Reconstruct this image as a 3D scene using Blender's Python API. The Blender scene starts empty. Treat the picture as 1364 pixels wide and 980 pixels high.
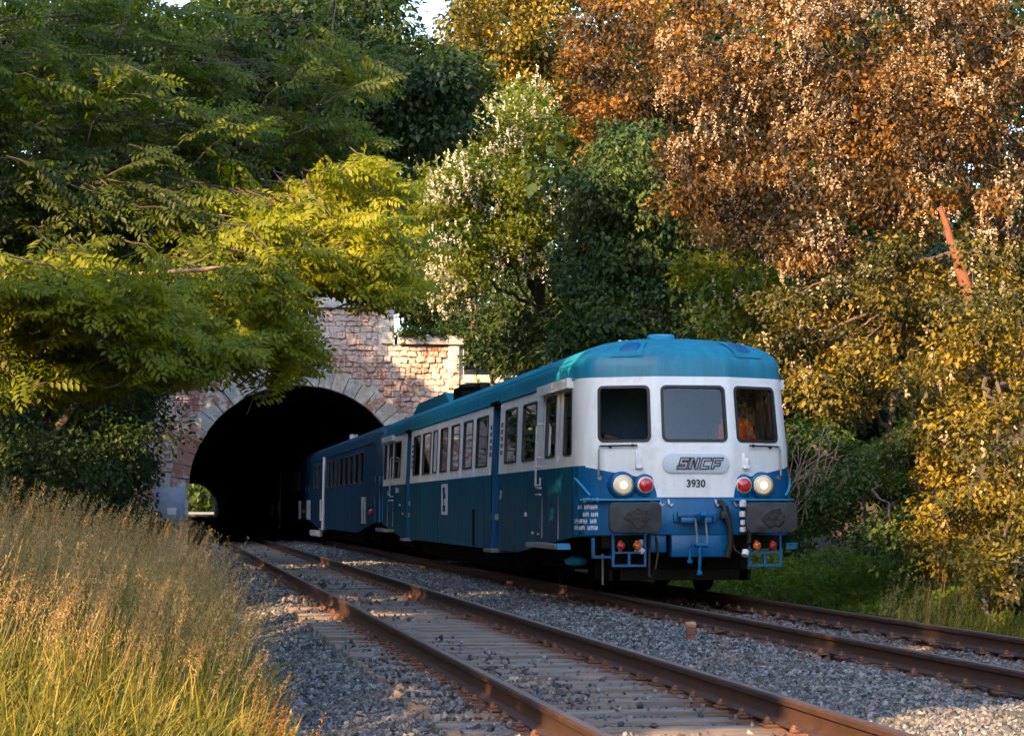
import bpy, bmesh, math, random
import numpy as np
from mathutils import Vector, Matrix

random.seed(7); RNG = np.random.default_rng(7)
sc = bpy.context.scene
COL = sc.collection
PI = math.pi

# ------------------------------------------------------------------ camera
CAM_H, YAW, PITCH, FPX = 1.123, math.radians(8.757), math.radians(3.586), 3000.0
cd = bpy.data.cameras.new('camera'); cam = bpy.data.objects.new('camera', cd); COL.objects.link(cam)
cam.location = (0, 0, CAM_H)
cam.rotation_euler = (PI/2 + PITCH, 0, -YAW)
cd.sensor_width = 36.0; cd.lens = FPX/1364*36.0
cd.clip_start = 0.2; cd.clip_end = 3000
sc.camera = cam
# ------------------------------------------------------------------ sky and sun
SUN_EL, SUN_AZ = math.radians(27), math.atan2(-0.75, -0.66)   # azimuth of the vector towards the sun, from +Y clockwise
SUN_DIR = Vector((math.sin(SUN_AZ)*math.cos(SUN_EL), math.cos(SUN_AZ)*math.cos(SUN_EL), math.sin(SUN_EL)))
world = bpy.data.worlds.new('World'); sc.world = world; world.use_nodes = True
wn = world.node_tree.nodes; wl = world.node_tree.links
sky = wn.new('ShaderNodeTexSky'); sky.sky_type = 'NISHITA'; sky.sun_disc = False
sky.sun_elevation = SUN_EL; sky.sun_rotation = SUN_AZ % (2*PI)
sky.air_density = 1.0; sky.dust_density = 1.3; sky.ozone_density = 0.5
wn['Background'].inputs['Strength'].default_value = 0.15
wl.new(sky.outputs[0], wn['Background'].inputs['Color'])
sd = bpy.data.lights.new('sun', 'SUN'); sun = bpy.data.objects.new('sun', sd); COL.objects.link(sun)
sd.energy = 4.6; sd.angle = math.radians(0.55); sd.color = (1.0, 0.63, 0.31)
sun.rotation_euler = SUN_DIR.to_track_quat('Z', 'Y').to_euler()
sun.location = (-40, -40, 60)
# ------------------------------------------------------------------ exposure
vs = sc.view_settings
vs.view_transform = 'Standard'; vs.look = 'None'; vs.exposure = 1.92; vs.gamma = 1.0; vs.use_curve_mapping = False
cy = sc.cycles
cy.max_bounces = 4; cy.diffuse_bounces = 3; cy.glossy_bounces = 2; cy.transmission_bounces = 3; cy.transparent_max_bounces = 8
cy.caustics_reflective = False; cy.caustics_refractive = False
cy.use_denoising = True
cy.use_adaptive_sampling = True; cy.adaptive_threshold = 0.04
cy.sample_clamp_indirect = 6

# ------------------------------------------------------------------ helpers
CFW = Vector((math.sin(YAW)*math.cos(PITCH), math.cos(YAW)*math.cos(PITCH), math.sin(PITCH)))
CRT = Vector((math.cos(YAW), -math.sin(YAW), 0)); CUP = CRT.cross(CFW)
def at(px, py, Y):
    """world point seen at photo pixel (px, py) at the distance Y along the track"""
    d = CFW + CRT*((px-682)/FPX) + CUP*((490-py)/FPX)
    k = Y/d.y
    return Vector((d.x*k, Y, CAM_H + d.z*k))
def tag(o, label=None, cat=None, group=None, kind=None):
    if label: o['label'] = label
    if cat: o['category'] = cat
    if group: o['group'] = group
    if kind: o['kind'] = kind
    return o
def link(name, me, mat=None, parent=None, loc=None):
    o = bpy.data.objects.new(name, me); COL.objects.link(o)
    if mat is not None and me is not None and len(me.materials) == 0: me.materials.append(mat)
    if parent is not None: o.parent = parent
    if loc is not None: o.location = loc
    return o
def empty(name, loc=(0, 0, 0), rz=0):
    o = bpy.data.objects.new(name, None); COL.objects.link(o)
    o.location = loc; o.rotation_euler = (0, 0, rz); o.empty_display_size = 0.2
    return o
def copy_tree(o, parent=None):
    c = o.copy(); COL.objects.link(c)
    if parent is not None: c.parent = parent
    for ch in list(o.children): copy_tree(ch, c)
    return c

class MB:
    """collects simple shapes into one mesh"""
    def __init__(s): s.v = []; s.f = []
    def add(s, vs, fs):
        n = len(s.v); s.v += [tuple(p) for p in vs]; s.f += [tuple(i+n for i in f) for f in fs]; return s
    def box(s, x0, x1, y0, y1, z0, z1, ch=0.0):
        if ch <= 0:
            v = [(x, y, z) for x in (x0, x1) for y in (y0, y1) for z in (z0, z1)]
            return s.add(v, [(0,1,3,2),(4,6,7,5),(0,4,5,1),(2,3,7,6),(0,2,6,4),(1,5,7,3)])
        b = bmesh.new(); bmesh.ops.create_cube(b, size=1)
        for q in b.verts: q.co = Vector(((x0+x1)/2+q.co.x*(x1-x0), (y0+y1)/2+q.co.y*(y1-y0), (z0+z1)/2+q.co.z*(z1-z0)))
        bmesh.ops.bevel(b, geom=list(b.edges), offset=ch, segments=2, affect='EDGES', profile=0.5)
        b.verts.index_update(); s.add([q.co[:] for q in b.verts], [[q.index for q in f.verts] for f in b.faces]); b.free(); return s
    def tube(s, pts, r, n=8, caps=True):
        pts = [Vector(p) for p in pts]; rs = r if isinstance(r, (list, tuple)) else [r]*len(pts)
        vs = []; up = Vector((0, 0, 1))
        for i, p in enumerate(pts):
            d = (pts[min(i+1, len(pts)-1)]-pts[max(i-1, 0)]).normalized()
            a = d.cross(up) if abs(d.dot(up)) < .95 else d.cross(Vector((1, 0, 0)))
            a.normalize(); b = d.cross(a)
            vs += [p+(a*math.cos(2*PI*k/n)+b*math.sin(2*PI*k/n))*rs[i] for k in range(n)]
        fs = [(i*n+k, i*n+(k+1) % n, (i+1)*n+(k+1) % n, (i+1)*n+k) for i in range(len(pts)-1) for k in range(n)]
        if caps: fs += [tuple(range(n))[::-1], tuple((len(pts)-1)*n+k for k in range(n))]
        return s.add(vs, fs)
    def lathe(s, prof, o, axis, n=20):
        """prof: list of (radius, height along axis)"""
        o = Vector(o); ax = Vector(axis).normalized()
        a = ax.cross(Vector((0, 0, 1))) if abs(ax.z) < .9 else ax.cross(Vector((1, 0, 0)))
        a.normalize(); b = ax.cross(a); vs = []
        for r, h in prof: vs += [o+ax*h+(a*math.cos(2*PI*k/n)+b*math.sin(2*PI*k/n))*max(r, 1e-4) for k in range(n)]
        fs = [(i*n+k, i*n+(k+1) % n, (i+1)*n+(k+1) % n, (i+1)*n+k) for i in range(len(prof)-1) for k in range(n)]
        fs += [tuple(range(n))[::-1], tuple((len(prof)-1)*n+k for k in range(n))]
        return s.add(vs, fs)
    def prism(s, poly, z0, z1, f=lambda x, y, z: (x, y, z)):
        n = len(poly)
        v = [f(p[0], p[1], z0) for p in poly]+[f(p[0], p[1], z1) for p in poly]
        return s.add(v, [tuple(range(n))[::-1], tuple(range(n, 2*n))]+[(i, (i+1) % n, n+(i+1) % n, n+i) for i in range(n)])
    def mesh(s, name, smooth=None, weld=True):
        me = bpy.data.meshes.new(name); me.from_pydata(s.v, [], s.f); me.update()
        b = bmesh.new(); b.from_mesh(me)
        if weld: bmesh.ops.remove_doubles(b, verts=b.verts, dist=1e-5)
        bmesh.ops.recalc_face_normals(b, faces=b.faces); b.to_mesh(me); b.free()
        if smooth is not None:
            me.polygons.foreach_set('use_smooth', [True]*len(me.polygons)); me.set_sharp_from_angle(angle=math.radians(smooth))
        return me
    def build(s, name, mat, parent=None, smooth=35, loc=None, weld=True):
        return link(name, s.mesh(name, smooth, weld), mat, parent, loc)

# ------------------------------------------------------------------ materials
def newmat(name):
    m = bpy.data.materials.new(name); m.use_nodes = True
    nt = m.node_tree; return m, nt, nt.nodes['Principled BSDF']
def node(nt, typ, **kw):
    n = nt.nodes.new(typ)
    for k, v in kw.items():
        if k.startswith('i_'): n.inputs[k[2:].replace('_', ' ')].default_value = v
        else: setattr(n, k, v)
    return n
def ramp(nt, src, stops):
    r = nt.nodes.new('ShaderNodeValToRGB'); e = r.color_ramp.elements
    while len(e) < len(stops): e.new(0.5)
    for q, (p, c) in zip(e, stops): q.position = p; q.color = (*c, 1)
    nt.links.new(src, r.inputs[0]); return r
def mix(nt, fac, a, b, mode='MIX'):
    m = nt.nodes.new('ShaderNodeMix'); m.data_type = 'RGBA'; m.blend_type = mode
    for sock, val in ((0, fac), (6, a), (7, b)):
        if hasattr(val, 'links') or isinstance(val, bpy.types.NodeSocket): nt.links.new(val, m.inputs[sock])
        elif sock == 0: m.inputs[0].default_value = val
        else: m.inputs[sock].default_value = (*val, 1)
    return m.outputs[2]
def simple(name, col, rough=0.5, metal=0.0, var=0.15, scale=6.0, bump=0.0, coat=0.0, dirt=None, coords='Object', spec=0.5):
    m, nt, p = newmat(name)
    tc = nt.nodes.new('ShaderNodeTexCoord'); src = tc.outputs[coords] if coords != 'World' else nt.nodes.new('ShaderNodeNewGeometry').outputs['Position']
    nz = node(nt, 'ShaderNodeTexNoise', i_Scale=scale, i_Detail=6.0, i_Roughness=0.6); nt.links.new(src, nz.inputs['Vector'])
    r = ramp(nt, nz.outputs['Fac'], [(0.25, [c*(1-var) for c in col]), (0.75, [min(1, c*(1+var)) for c in col])])
    out = r.outputs[0]
    if dirt:
        n2 = node(nt, 'ShaderNodeTexNoise', i_Scale=scale*0.35, i_Detail=8.0, i_Roughness=0.7); nt.links.new(src, n2.inputs['Vector'])
        f = ramp(nt, n2.outputs['Fac'], [(0.5, (0, 0, 0)), (0.72, (1, 1, 1))])
        out = mix(nt, f.outputs[0], out, dirt)
    nt.links.new(out, p.inputs['Base Color'])
    rr = node(nt, 'ShaderNodeMapRange'); rr.inputs[3].default_value = max(0.02, rough-0.08); rr.inputs[4].default_value = min(1, rough+0.1)
    nt.links.new(nz.outputs['Fac'], rr.inputs[0]); nt.links.new(rr.outputs[0], p.inputs['Roughness'])
    p.inputs['Metallic'].default_value = metal; p.inputs['Coat Weight'].default_value = coat; p.inputs['Coat Roughness'].default_value = 0.12
    p.inputs['Specular IOR Level'].default_value = spec
    if bump:
        b = node(nt, 'ShaderNodeBump', i_Strength=bump, i_Distance=0.02); nt.links.new(nz.outputs['Fac'], b.inputs['Height']); nt.links.new(b.outputs[0], p.inputs['Normal'])
    return m
def paint(name, col, rough=0.32, streak=0.25, grime=(0.05, 0.045, 0.04), spec=0.5, matte=None):
    """weathered railway paint: vertical streaks, faint dirt"""
    m, nt, p = newmat(name)
    tc = nt.nodes.new('ShaderNodeTexCoord')
    mp = node(nt, 'ShaderNodeMapping'); mp.inputs['Scale'].default_value = (5, 5, 0.35); nt.links.new(tc.outputs['Object'], mp.inputs['Vector'])
    nz = node(nt, 'ShaderNodeTexNoise', i_Scale=1.6, i_Detail=7.0, i_Roughness=0.65); nt.links.new(mp.outputs[0], nz.inputs['Vector'])
    n2 = node(nt, 'ShaderNodeTexNoise', i_Scale=2.3, i_Detail=9.0, i_Roughness=0.7); nt.links.new(tc.outputs['Object'], n2.inputs['Vector'])
    n3 = node(nt, 'ShaderNodeTexNoise', i_Scale=0.9, i_Detail=2.0); nt.links.new(tc.outputs['Object'], n3.inputs['Vector'])
    base = ramp(nt, nz.outputs['Fac'], [(0.3, [c*(1-streak) for c in col]), (0.7, [min(1, c*(1+streak*0.5)) for c in col])]).outputs[0]
    f = ramp(nt, n2.outputs['Fac'], [(0.52, (0, 0, 0)), (0.8, (0.45, 0.45, 0.45))]).outputs[0]
    nt.links.new(mix(nt, f, base, grime), p.inputs['Base Color'])
    p.inputs['Specular IOR Level'].default_value = spec
    rr = node(nt, 'ShaderNodeMapRange'); rr.inputs[1].default_value = 0.3; rr.inputs[2].default_value = 0.7
    rr.inputs[3].default_value = rough-0.08; rr.inputs[4].default_value = rough+0.14
    nt.links.new(n2.outputs['Fac'], rr.inputs[0]); nt.links.new(rr.outputs[0], p.inputs['Roughness'])
    b = node(nt, 'ShaderNodeBump', i_Strength=0.12, i_Distance=0.05); nt.links.new(n3.outputs['Fac'], b.inputs['Height']); nt.links.new(b.outputs[0], p.inputs['Normal'])
    if matte is not None:          # diffuse base with only a weak even sheen, damping grazing reflections
        df = nt.nodes.new('ShaderNodeBsdfDiffuse'); gl = nt.nodes.new('ShaderNodeBsdfGlossy'); gl.inputs['Roughness'].default_value = rough
        nt.links.new(p.inputs['Base Color'].links[0].from_socket, df.inputs[0]); nt.links.new(b.outputs[0], gl.inputs['Normal'])
        ms = nt.nodes.new('ShaderNodeMixShader'); ms.inputs[0].default_value = matte
        nt.links.new(df.outputs[0], ms.inputs[1]); nt.links.new(gl.outputs[0], ms.inputs[2]); nt.links.new(ms.outputs[0], nt.nodes['Material Output'].inputs[0])
    return m
def leafmat(name, cols, trans=0.45, rough=0.5, tcol=None, spec=0.35):
    """cols: ramp of leaf colours over the per-leaf random value"""
    m, nt, p = newmat(name)
    at_ = node(nt, 'ShaderNodeAttribute', attribute_name='rnd')
    r = ramp(nt, at_.outputs['Fac'], [(i/(len(cols)-1), c) for i, c in enumerate(cols)])
    nt.links.new(r.outputs[0], p.inputs['Base Color']); p.inputs['Roughness'].default_value = rough; p.inputs['Specular IOR Level'].default_value = spec
    t = nt.nodes.new('ShaderNodeBsdfTranslucent')
    tc_ = mix(nt, 1.0, r.outputs[0], tcol or (1.6, 1.5, 0.5), 'MULTIPLY')
    nt.links.new(tc_, t.inputs[0])
    ms = nt.nodes.new('ShaderNodeMixShader'); ms.inputs[0].default_value = trans
    nt.links.new(p.outputs[0], ms.inputs[1]); nt.links.new(t.outputs[0], ms.inputs[2])
    nt.links.new(ms.outputs[0], nt.nodes['Material Output'].inputs[0])
    return m
def glassmat(name, tint=(0.55, 0.6, 0.6), ior=1.5, boost=0.08):
    m, nt, p = newmat(name)
    tr = nt.nodes.new('ShaderNodeBsdfTransparent'); tr.inputs[0].default_value = (*tint, 1)
    gl = nt.nodes.new('ShaderNodeBsdfGlossy'); gl.inputs['Roughness'].default_value = 0.01; gl.inputs[0].default_value = (1, 1, 1, 1)
    fr = node(nt, 'ShaderNodeFresnel', i_IOR=ior)
    ad = node(nt, 'ShaderNodeMath', operation='ADD'); ad.inputs[1].default_value = boost; ad.use_clamp = True
    nt.links.new(fr.outputs[0], ad.inputs[0])
    ms = nt.nodes.new('ShaderNodeMixShader'); nt.links.new(ad.outputs[0], ms.inputs[0]); nt.links.new(tr.outputs[0], ms.inputs[1]); nt.links.new(gl.outputs[0], ms.inputs[2])
    nt.links.new(ms.outputs[0], nt.nodes['Material Output'].inputs[0])
    return m
def emit(name, col, strength, base=0.45):
    m, nt, p = newmat(name)
    p.inputs['Base Color'].default_value = (*[c*base for c in col], 1); p.inputs['Roughness'].default_value = 0.1
    p.inputs['Emission Color'].default_value = (*col, 1); p.inputs['Emission Strength'].default_value = strength
    return m
def stonemat(name, stops, scale=3.0, lichen=0.0, lcol=(0.62, 0.6, 0.57), moss=0.0, bump=0.6):
    m, nt, p = newmat(name)
    geo = nt.nodes.new('ShaderNodeNewGeometry'); oi = nt.nodes.new('ShaderNodeObjectInfo')
    nz = node(nt, 'ShaderNodeTexNoise', i_Scale=scale, i_Detail=8.0, i_Roughness=0.65); nt.links.new(geo.outputs['Position'], nz.inputs['Vector'])
    ad = node(nt, 'ShaderNodeMath', operation='MULTIPLY_ADD'); ad.inputs[1].default_value = 0.5
    nt.links.new(oi.outputs['Random'], ad.inputs[0])
    sb = node(nt, 'ShaderNodeMath', operation='MULTIPLY_ADD'); sb.inputs[1].default_value = 0.7; sb.inputs[2].default_value = -0.1
    nt.links.new(nz.outputs['Fac'], sb.inputs[0]); nt.links.new(sb.outputs[0], ad.inputs[2])
    out = ramp(nt, ad.outputs[0], stops).outputs[0]
    if lichen > 0:
        n2 = node(nt, 'ShaderNodeTexNoise', i_Scale=scale*1.7, i_Detail=10.0, i_Roughness=0.75); nt.links.new(geo.outputs['Position'], n2.inputs['Vector'])
        n4 = node(nt, 'ShaderNodeTexNoise', i_Scale=0.55, i_Detail=3.0); nt.links.new(geo.outputs['Position'], n4.inputs['Vector'])
        mu = node(nt, 'ShaderNodeMath', operation='MULTIPLY_ADD'); mu.inputs[1].default_value = 0.5; nt.links.new(n4.outputs['Fac'], mu.inputs[0])
        h = node(nt, 'ShaderNodeMath', operation='MULTIPLY'); h.inputs[1].default_value = 0.75; nt.links.new(n2.outputs['Fac'], h.inputs[0]); nt.links.new(h.outputs[0], mu.inputs[2])
        f = ramp(nt, mu.outputs[0], [(0.66-lichen*0.2, (0, 0, 0)), (0.74-lichen*0.2, (0.9, 0.9, 0.9))]).outputs[0]
        out = mix(nt, f, out, lcol)
    n3 = node(nt, 'ShaderNodeTexNoise', i_Scale=scale*2.3, i_Detail=9.0, i_Roughness=0.8); nt.links.new(geo.outputs['Position'], n3.inputs['Vector'])
    f = ramp(nt, n3.outputs['Fac'], [(0.56, (0, 0, 0)), (0.68, (0.75, 0.75, 0.75))]).outputs[0]
    out = mix(nt, f, out, (0.07, 0.055, 0.05))
    if moss > 0:
        f = ramp(nt, nz.outputs['Fac'], [(0.62-moss*0.2, (0, 0, 0)), (0.7-moss*0.2, (1, 1, 1))]).outputs[0]
        out = mix(nt, f, out, (0.05, 0.06, 0.02))
    nt.links.new(out, p.inputs['Base Color']); p.inputs['Roughness'].default_value = 0.85; p.inputs['Specular IOR Level'].default_value = 0.2
    b = node(nt, 'ShaderNodeBump', i_Strength=bump, i_Distance=0.04); nt.links.new(n3.outputs['Fac'], b.inputs['Height']); nt.links.new(b.outputs[0], p.inputs['Normal'])
    return m

M = {}
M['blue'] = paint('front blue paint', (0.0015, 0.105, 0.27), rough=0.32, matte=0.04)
M['reflectblue'] = paint('weathered blue paint darkened by reflections', (0.004, 0.088, 0.150), rough=0.25, streak=0.45, grime=(0.008, 0.03, 0.045), matte=0.045)  # same livery blue as the front; dark woodland reflections put into the colour
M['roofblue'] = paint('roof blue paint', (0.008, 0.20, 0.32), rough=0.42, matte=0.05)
M['white'] = paint('off white paint', (0.78, 0.79, 0.80), rough=0.34, streak=0.10, grime=(0.22, 0.22, 0.21))
M['navy'] = paint('navy paint', (0.014, 0.050, 0.095), rough=0.25, streak=0.4, matte=0.05)
M['black'] = paint('black underframe grime', (0.006, 0.0055, 0.005), rough=0.4, streak=0.3, grime=(0.012, 0.009, 0.007), matte=0.012)
M['rubber'] = simple('black rubber', (0.012, 0.012, 0.013), 0.55)
M['buffer'] = simple('greased buffer steel', (0.035, 0.038, 0.042), 0.5, 0.3, var=0.5, scale=7, bump=0.2, dirt=(0.006, 0.006, 0.007))
M['grease'] = simple('black grease', (0.006, 0.006, 0.007), 0.35, var=0.4, scale=20, bump=0.5)
M['steel'] = simple('dull steel', (0.30, 0.31, 0.32), 0.42, 0.6, var=0.3, scale=10)
M['greystep'] = simple('worn grey step metal', (0.26, 0.25, 0.23), 0.6, 0.3, var=0.4, scale=10)
M['silver'] = simple('pale handrail paint', (0.55, 0.57, 0.6), 0.35, 0.2)
M['whitehose'] = simple('white flaking paint', (0.7, 0.7, 0.7), 0.5, var=0.1, dirt=(0.05, 0.05, 0.05))
M['glass'] = glassmat('windscreen glass', (0.80, 0.84, 0.85), boost=0.03)
M['sideglass'] = glassmat('side window glass', (0.45, 0.47, 0.45), boost=0.05)
M['frost'] = simple('frosted white glass', (0.55, 0.6, 0.66), 0.35)
M['interior'] = simple('cream interior lining', (0.42, 0.40, 0.30), 0.6)
M['seat'] = simple('green seat cloth', (0.12, 0.17, 0.07), 0.8, var=0.2, scale=14)
M['cabskyblue'] = simple('cab panel tinted by sky reflection', (0.06, 0.17, 0.34), 0.5)  # blue sky reflection of the windscreens is put into the panel colour
M['hivis'] = simple('orange high visibility cloth', (0.9, 0.11, 0.01), 0.7, var=0.1)
M['reflective'] = simple('silver reflective tape', (0.6, 0.6, 0.6), 0.3)
M['cloth'] = simple('dark blue work cloth', (0.03, 0.035, 0.06), 0.85)
M['skin'] = simple('skin', (0.42, 0.22, 0.15), 0.5, var=0.05)
M['hair'] = simple('dark hair', (0.03, 0.02, 0.012), 0.6)
M['lamp'] = emit('lit headlamp lens', (1.0, 0.80, 0.52), 0.10)
M['lampcore'] = emit('lit bulb', (1.0, 0.92, 0.78), 0.6)
M['red'] = simple('red lamp lens', (0.55, 0.02, 0.025), 0.12, var=0.25, scale=14, coat=1.0)
M['orange'] = simple('orange lamp lens', (0.85, 0.17, 0.012), 0.15, var=0.2, scale=14, coat=1.0)
M['chrome'] = simple('dull chrome rim', (0.45, 0.45, 0.47), 0.25, 1.0)
M['letter'] = simple('dark grey lettering', (0.035, 0.04, 0.055), 0.5)
M['plaque'] = paint('plaque white', (0.55, 0.6, 0.66), rough=0.35, streak=0.04, grime=(0.35, 0.35, 0.35))
M['stencil'] = simple('white stencil paint', (0.72, 0.74, 0.78), 0.6, var=0.15, scale=30)
M['railrust'] = simple('rusty rail steel', (0.042, 0.017, 0.010), 0.7, 0.1, var=0.45, scale=7, bump=0.3, dirt=(0.018, 0.010, 0.008), coords='World')
M['railtop'] = simple('worn rail head', (0.10, 0.06, 0.045), 0.42, 0.7, var=0.35, scale=5, coords='World')
M['fast'] = simple('rusty fastening', (0.13, 0.058, 0.032), 0.75, 0.1, var=0.5, scale=12, coords='World')
M['peg'] = simple('rusty brown peg', (0.18, 0.075, 0.04), 0.8, var=0.4, scale=16, bump=0.4)
M['pegcap'] = simple('ochre peg cap', (0.34, 0.19, 0.11), 0.75, var=0.4, scale=20, bump=0.4)
M['rubble'] = stonemat('pink sandstone rubble', [(0.1, (0.28, 0.105, 0.07)), (0.4, (0.40, 0.17, 0.115)), (0.65, (0.48, 0.25, 0.185)), (0.95, (0.58, 0.43, 0.36))], 4.5, lichen=0.50, lcol=(0.66, 0.57, 0.53), bump=1.0)
M['mortar'] = stonemat('pale mortar', [(0.2, (0.34, 0.24, 0.2)), (0.8, (0.5, 0.4, 0.36))], 3.0, lichen=0.6)
M['ashlar'] = stonemat('dressed arch stone', [(0.1, (0.28, 0.28, 0.27)), (0.4, (0.40, 0.39, 0.36)), (0.65, (0.50, 0.45, 0.38)), (0.85, (0.48, 0.33, 0.25))], 2.0, lichen=0.25, bump=0.4)
M['redashlar'] = stonemat('red arch stone', [(0.1, (0.27, 0.12, 0.085)), (0.5, (0.36, 0.18, 0.13)), (0.9, (0.42, 0.30, 0.23))], 2.0, lichen=0.25, bump=0.4)
M['coping'] = stonemat('weathered coping stone', [(0.1, (0.30, 0.31, 0.32)), (0.6, (0.48, 0.48, 0.47)), (0.9, (0.55, 0.55, 0.54))], 2.4, lichen=0.3, moss=0.25)
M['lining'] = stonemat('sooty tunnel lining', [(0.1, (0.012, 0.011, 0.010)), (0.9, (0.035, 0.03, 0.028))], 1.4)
M['cabinet'] = simple('blue grey enamel sheet', (0.26, 0.32, 0.42), 0.4, 0.1, var=0.2)
M['notice'] = simple('pale notice', (0.65, 0.68, 0.72), 0.5)
M['bark'] = simple('grey brown bark', (0.085, 0.062, 0.045), 0.9, var=0.5, scale=8, bump=0.8)
M['barkred'] = simple('reddish peeling bark', (0.17, 0.06, 0.03), 0.9, var=0.4, scale=8, bump=0.8)
M['twig'] = simple('dead twig', (0.26, 0.17, 0.11), 0.9, var=0.4, scale=20)
M['soil'] = simple('leaf litter soil', (0.045, 0.036, 0.022), 0.95, var=0.5, scale=1.5, bump=0.8, coords='World', dirt=(0.035, 0.05, 0.015))
# ------------------------------------------------------------------ fast mesh from arrays
def np_mesh(name, verts, faces, rnd=None, mats=(), smooth=False, mat_idx=None):
    verts = np.asarray(verts, dtype=np.float32).reshape(-1, 3); faces = np.asarray(faces, dtype=np.int32)
    nf, k = faces.shape
    me = bpy.data.meshes.new(name); me.vertices.add(len(verts)); me.vertices.foreach_set('co', verts.ravel())
    me.loops.add(nf*k); me.loops.foreach_set('vertex_index', faces.ravel())
    me.polygons.add(nf); me.polygons.foreach_set('loop_start', np.arange(0, nf*k, k, dtype=np.int32))
    if mat_idx is not None: me.polygons.foreach_set('material_index', np.asarray(mat_idx, dtype=np.int32))
    if rnd is not None:
        a = me.attributes.new('rnd', 'FLOAT', 'FACE'); a.data.foreach_set('value', np.asarray(rnd, dtype=np.float32))
    for m in mats: me.materials.append(m)
    if smooth: me.polygons.foreach_set('use_smooth', np.ones(nf, dtype=bool))
    me.update(calc_edges=True)
    return me
def grid_mesh(name, xs, ys, zf, mat, smooth=True):
    X, Y = np.meshgrid(xs, ys); Z = zf(X, Y)
    nx, ny = len(xs), len(ys)
    idx = np.arange(nx*ny).reshape(ny, nx)
    f = np.stack([idx[:-1, :-1], idx[:-1, 1:], idx[1:, 1:], idx[1:, :-1]], -1).reshape(-1, 4)
    return np_mesh(name, np.stack([X, Y, Z], -1), f, mats=[mat], smooth=smooth)

# ------------------------------------------------------------------ the track geometry
RAILS = (2.19, 3.69, 5.92, 7.42)          # rail centres, metres right of the camera
TRACKC = (2.94, 6.67); TC = 4.80          # track centres, tunnel centre
PORTAL_Y, EXIT_Y = 82.0, 405.0
def bed_z(X):
    return np.interp(X, [-1.5, 0.3, 1.05, 1.7, 2.1, 2.3, 3.6, 3.8, 4.2, 4.8, 5.5, 5.85, 6.05, 7.3, 7.5, 8.1, 8.9, 10], [-.46, -.44, -.36, -.215, -.20, -.225, -.225, -.2, -.17, -.15, -.17, -.20, -.215, -.215, -.2, -.22, -.36, -.45])
def wob(X, Y, a, s, seed=0.0):
    return a*(np.sin(X*1.3*s+seed)*np.cos(Y*1.1*s+seed*2)+0.6*np.sin(X*2.9*s+1.7+seed)*np.cos(Y*2.3*s+0.4)+0.35*np.sin(X*6.1*s+Y*5.3*s+seed))

gnd = link('ground', grid_mesh('ground', np.linspace(-700, 700, 41), np.linspace(-300, 1500, 41), lambda X, Y: X*0-0.55, M['soil'])); tag(gnd, kind='structure')
# the bed of crushed stone between and beside the rails
m, nt, p = newmat('crushed stone bed')
geo = nt.nodes.new('ShaderNodeNewGeometry')
vo = node(nt, 'ShaderNodeTexVoronoi', i_Scale=22.0); nt.links.new(geo.outputs['Position'], vo.inputs['Vector'])
nz = node(nt, 'ShaderNodeTexNoise', i_Scale=0.8, i_Detail=5.0); nt.links.new(geo.outputs['Position'], nz.inputs['Vector'])
c1 = ramp(nt, vo.outputs['Color'], [(0.15, (0.05, 0.05, 0.053)), (0.55, (0.12, 0.12, 0.125)), (0.9, (0.22, 0.21, 0.21))]).outputs[0]
c2 = ramp(nt, nz.outputs['Fac'], [(0.5, (0, 0, 0)), (0.75, (0.6, 0.6, 0.6))]).outputs[0]
nt.links.new(mix(nt, c2, c1, (0.10, 0.065, 0.045)), p.inputs['Base Color']); p.inputs['Roughness'].default_value = 0.9
bp = node(nt, 'ShaderNodeBump', i_Strength=1.0, i_Distance=0.03); bp.invert = True; nt.links.new(vo.outputs['Distance'], bp.inputs['Height']); nt.links.new(bp.outputs[0], p.inputs['Normal'])
M['bed'] = m
bed = link('ballast_bed', grid_mesh('ballast_bed', np.linspace(-1.3, 9.8, 90), np.concatenate([np.linspace(4, 90, 260), np.linspace(95, 470, 60)]), lambda X, Y: bed_z(X)-0.03+wob(X, Y, 0.008, 1.0), M['bed'])); tag(bed, kind='structure')

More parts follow.
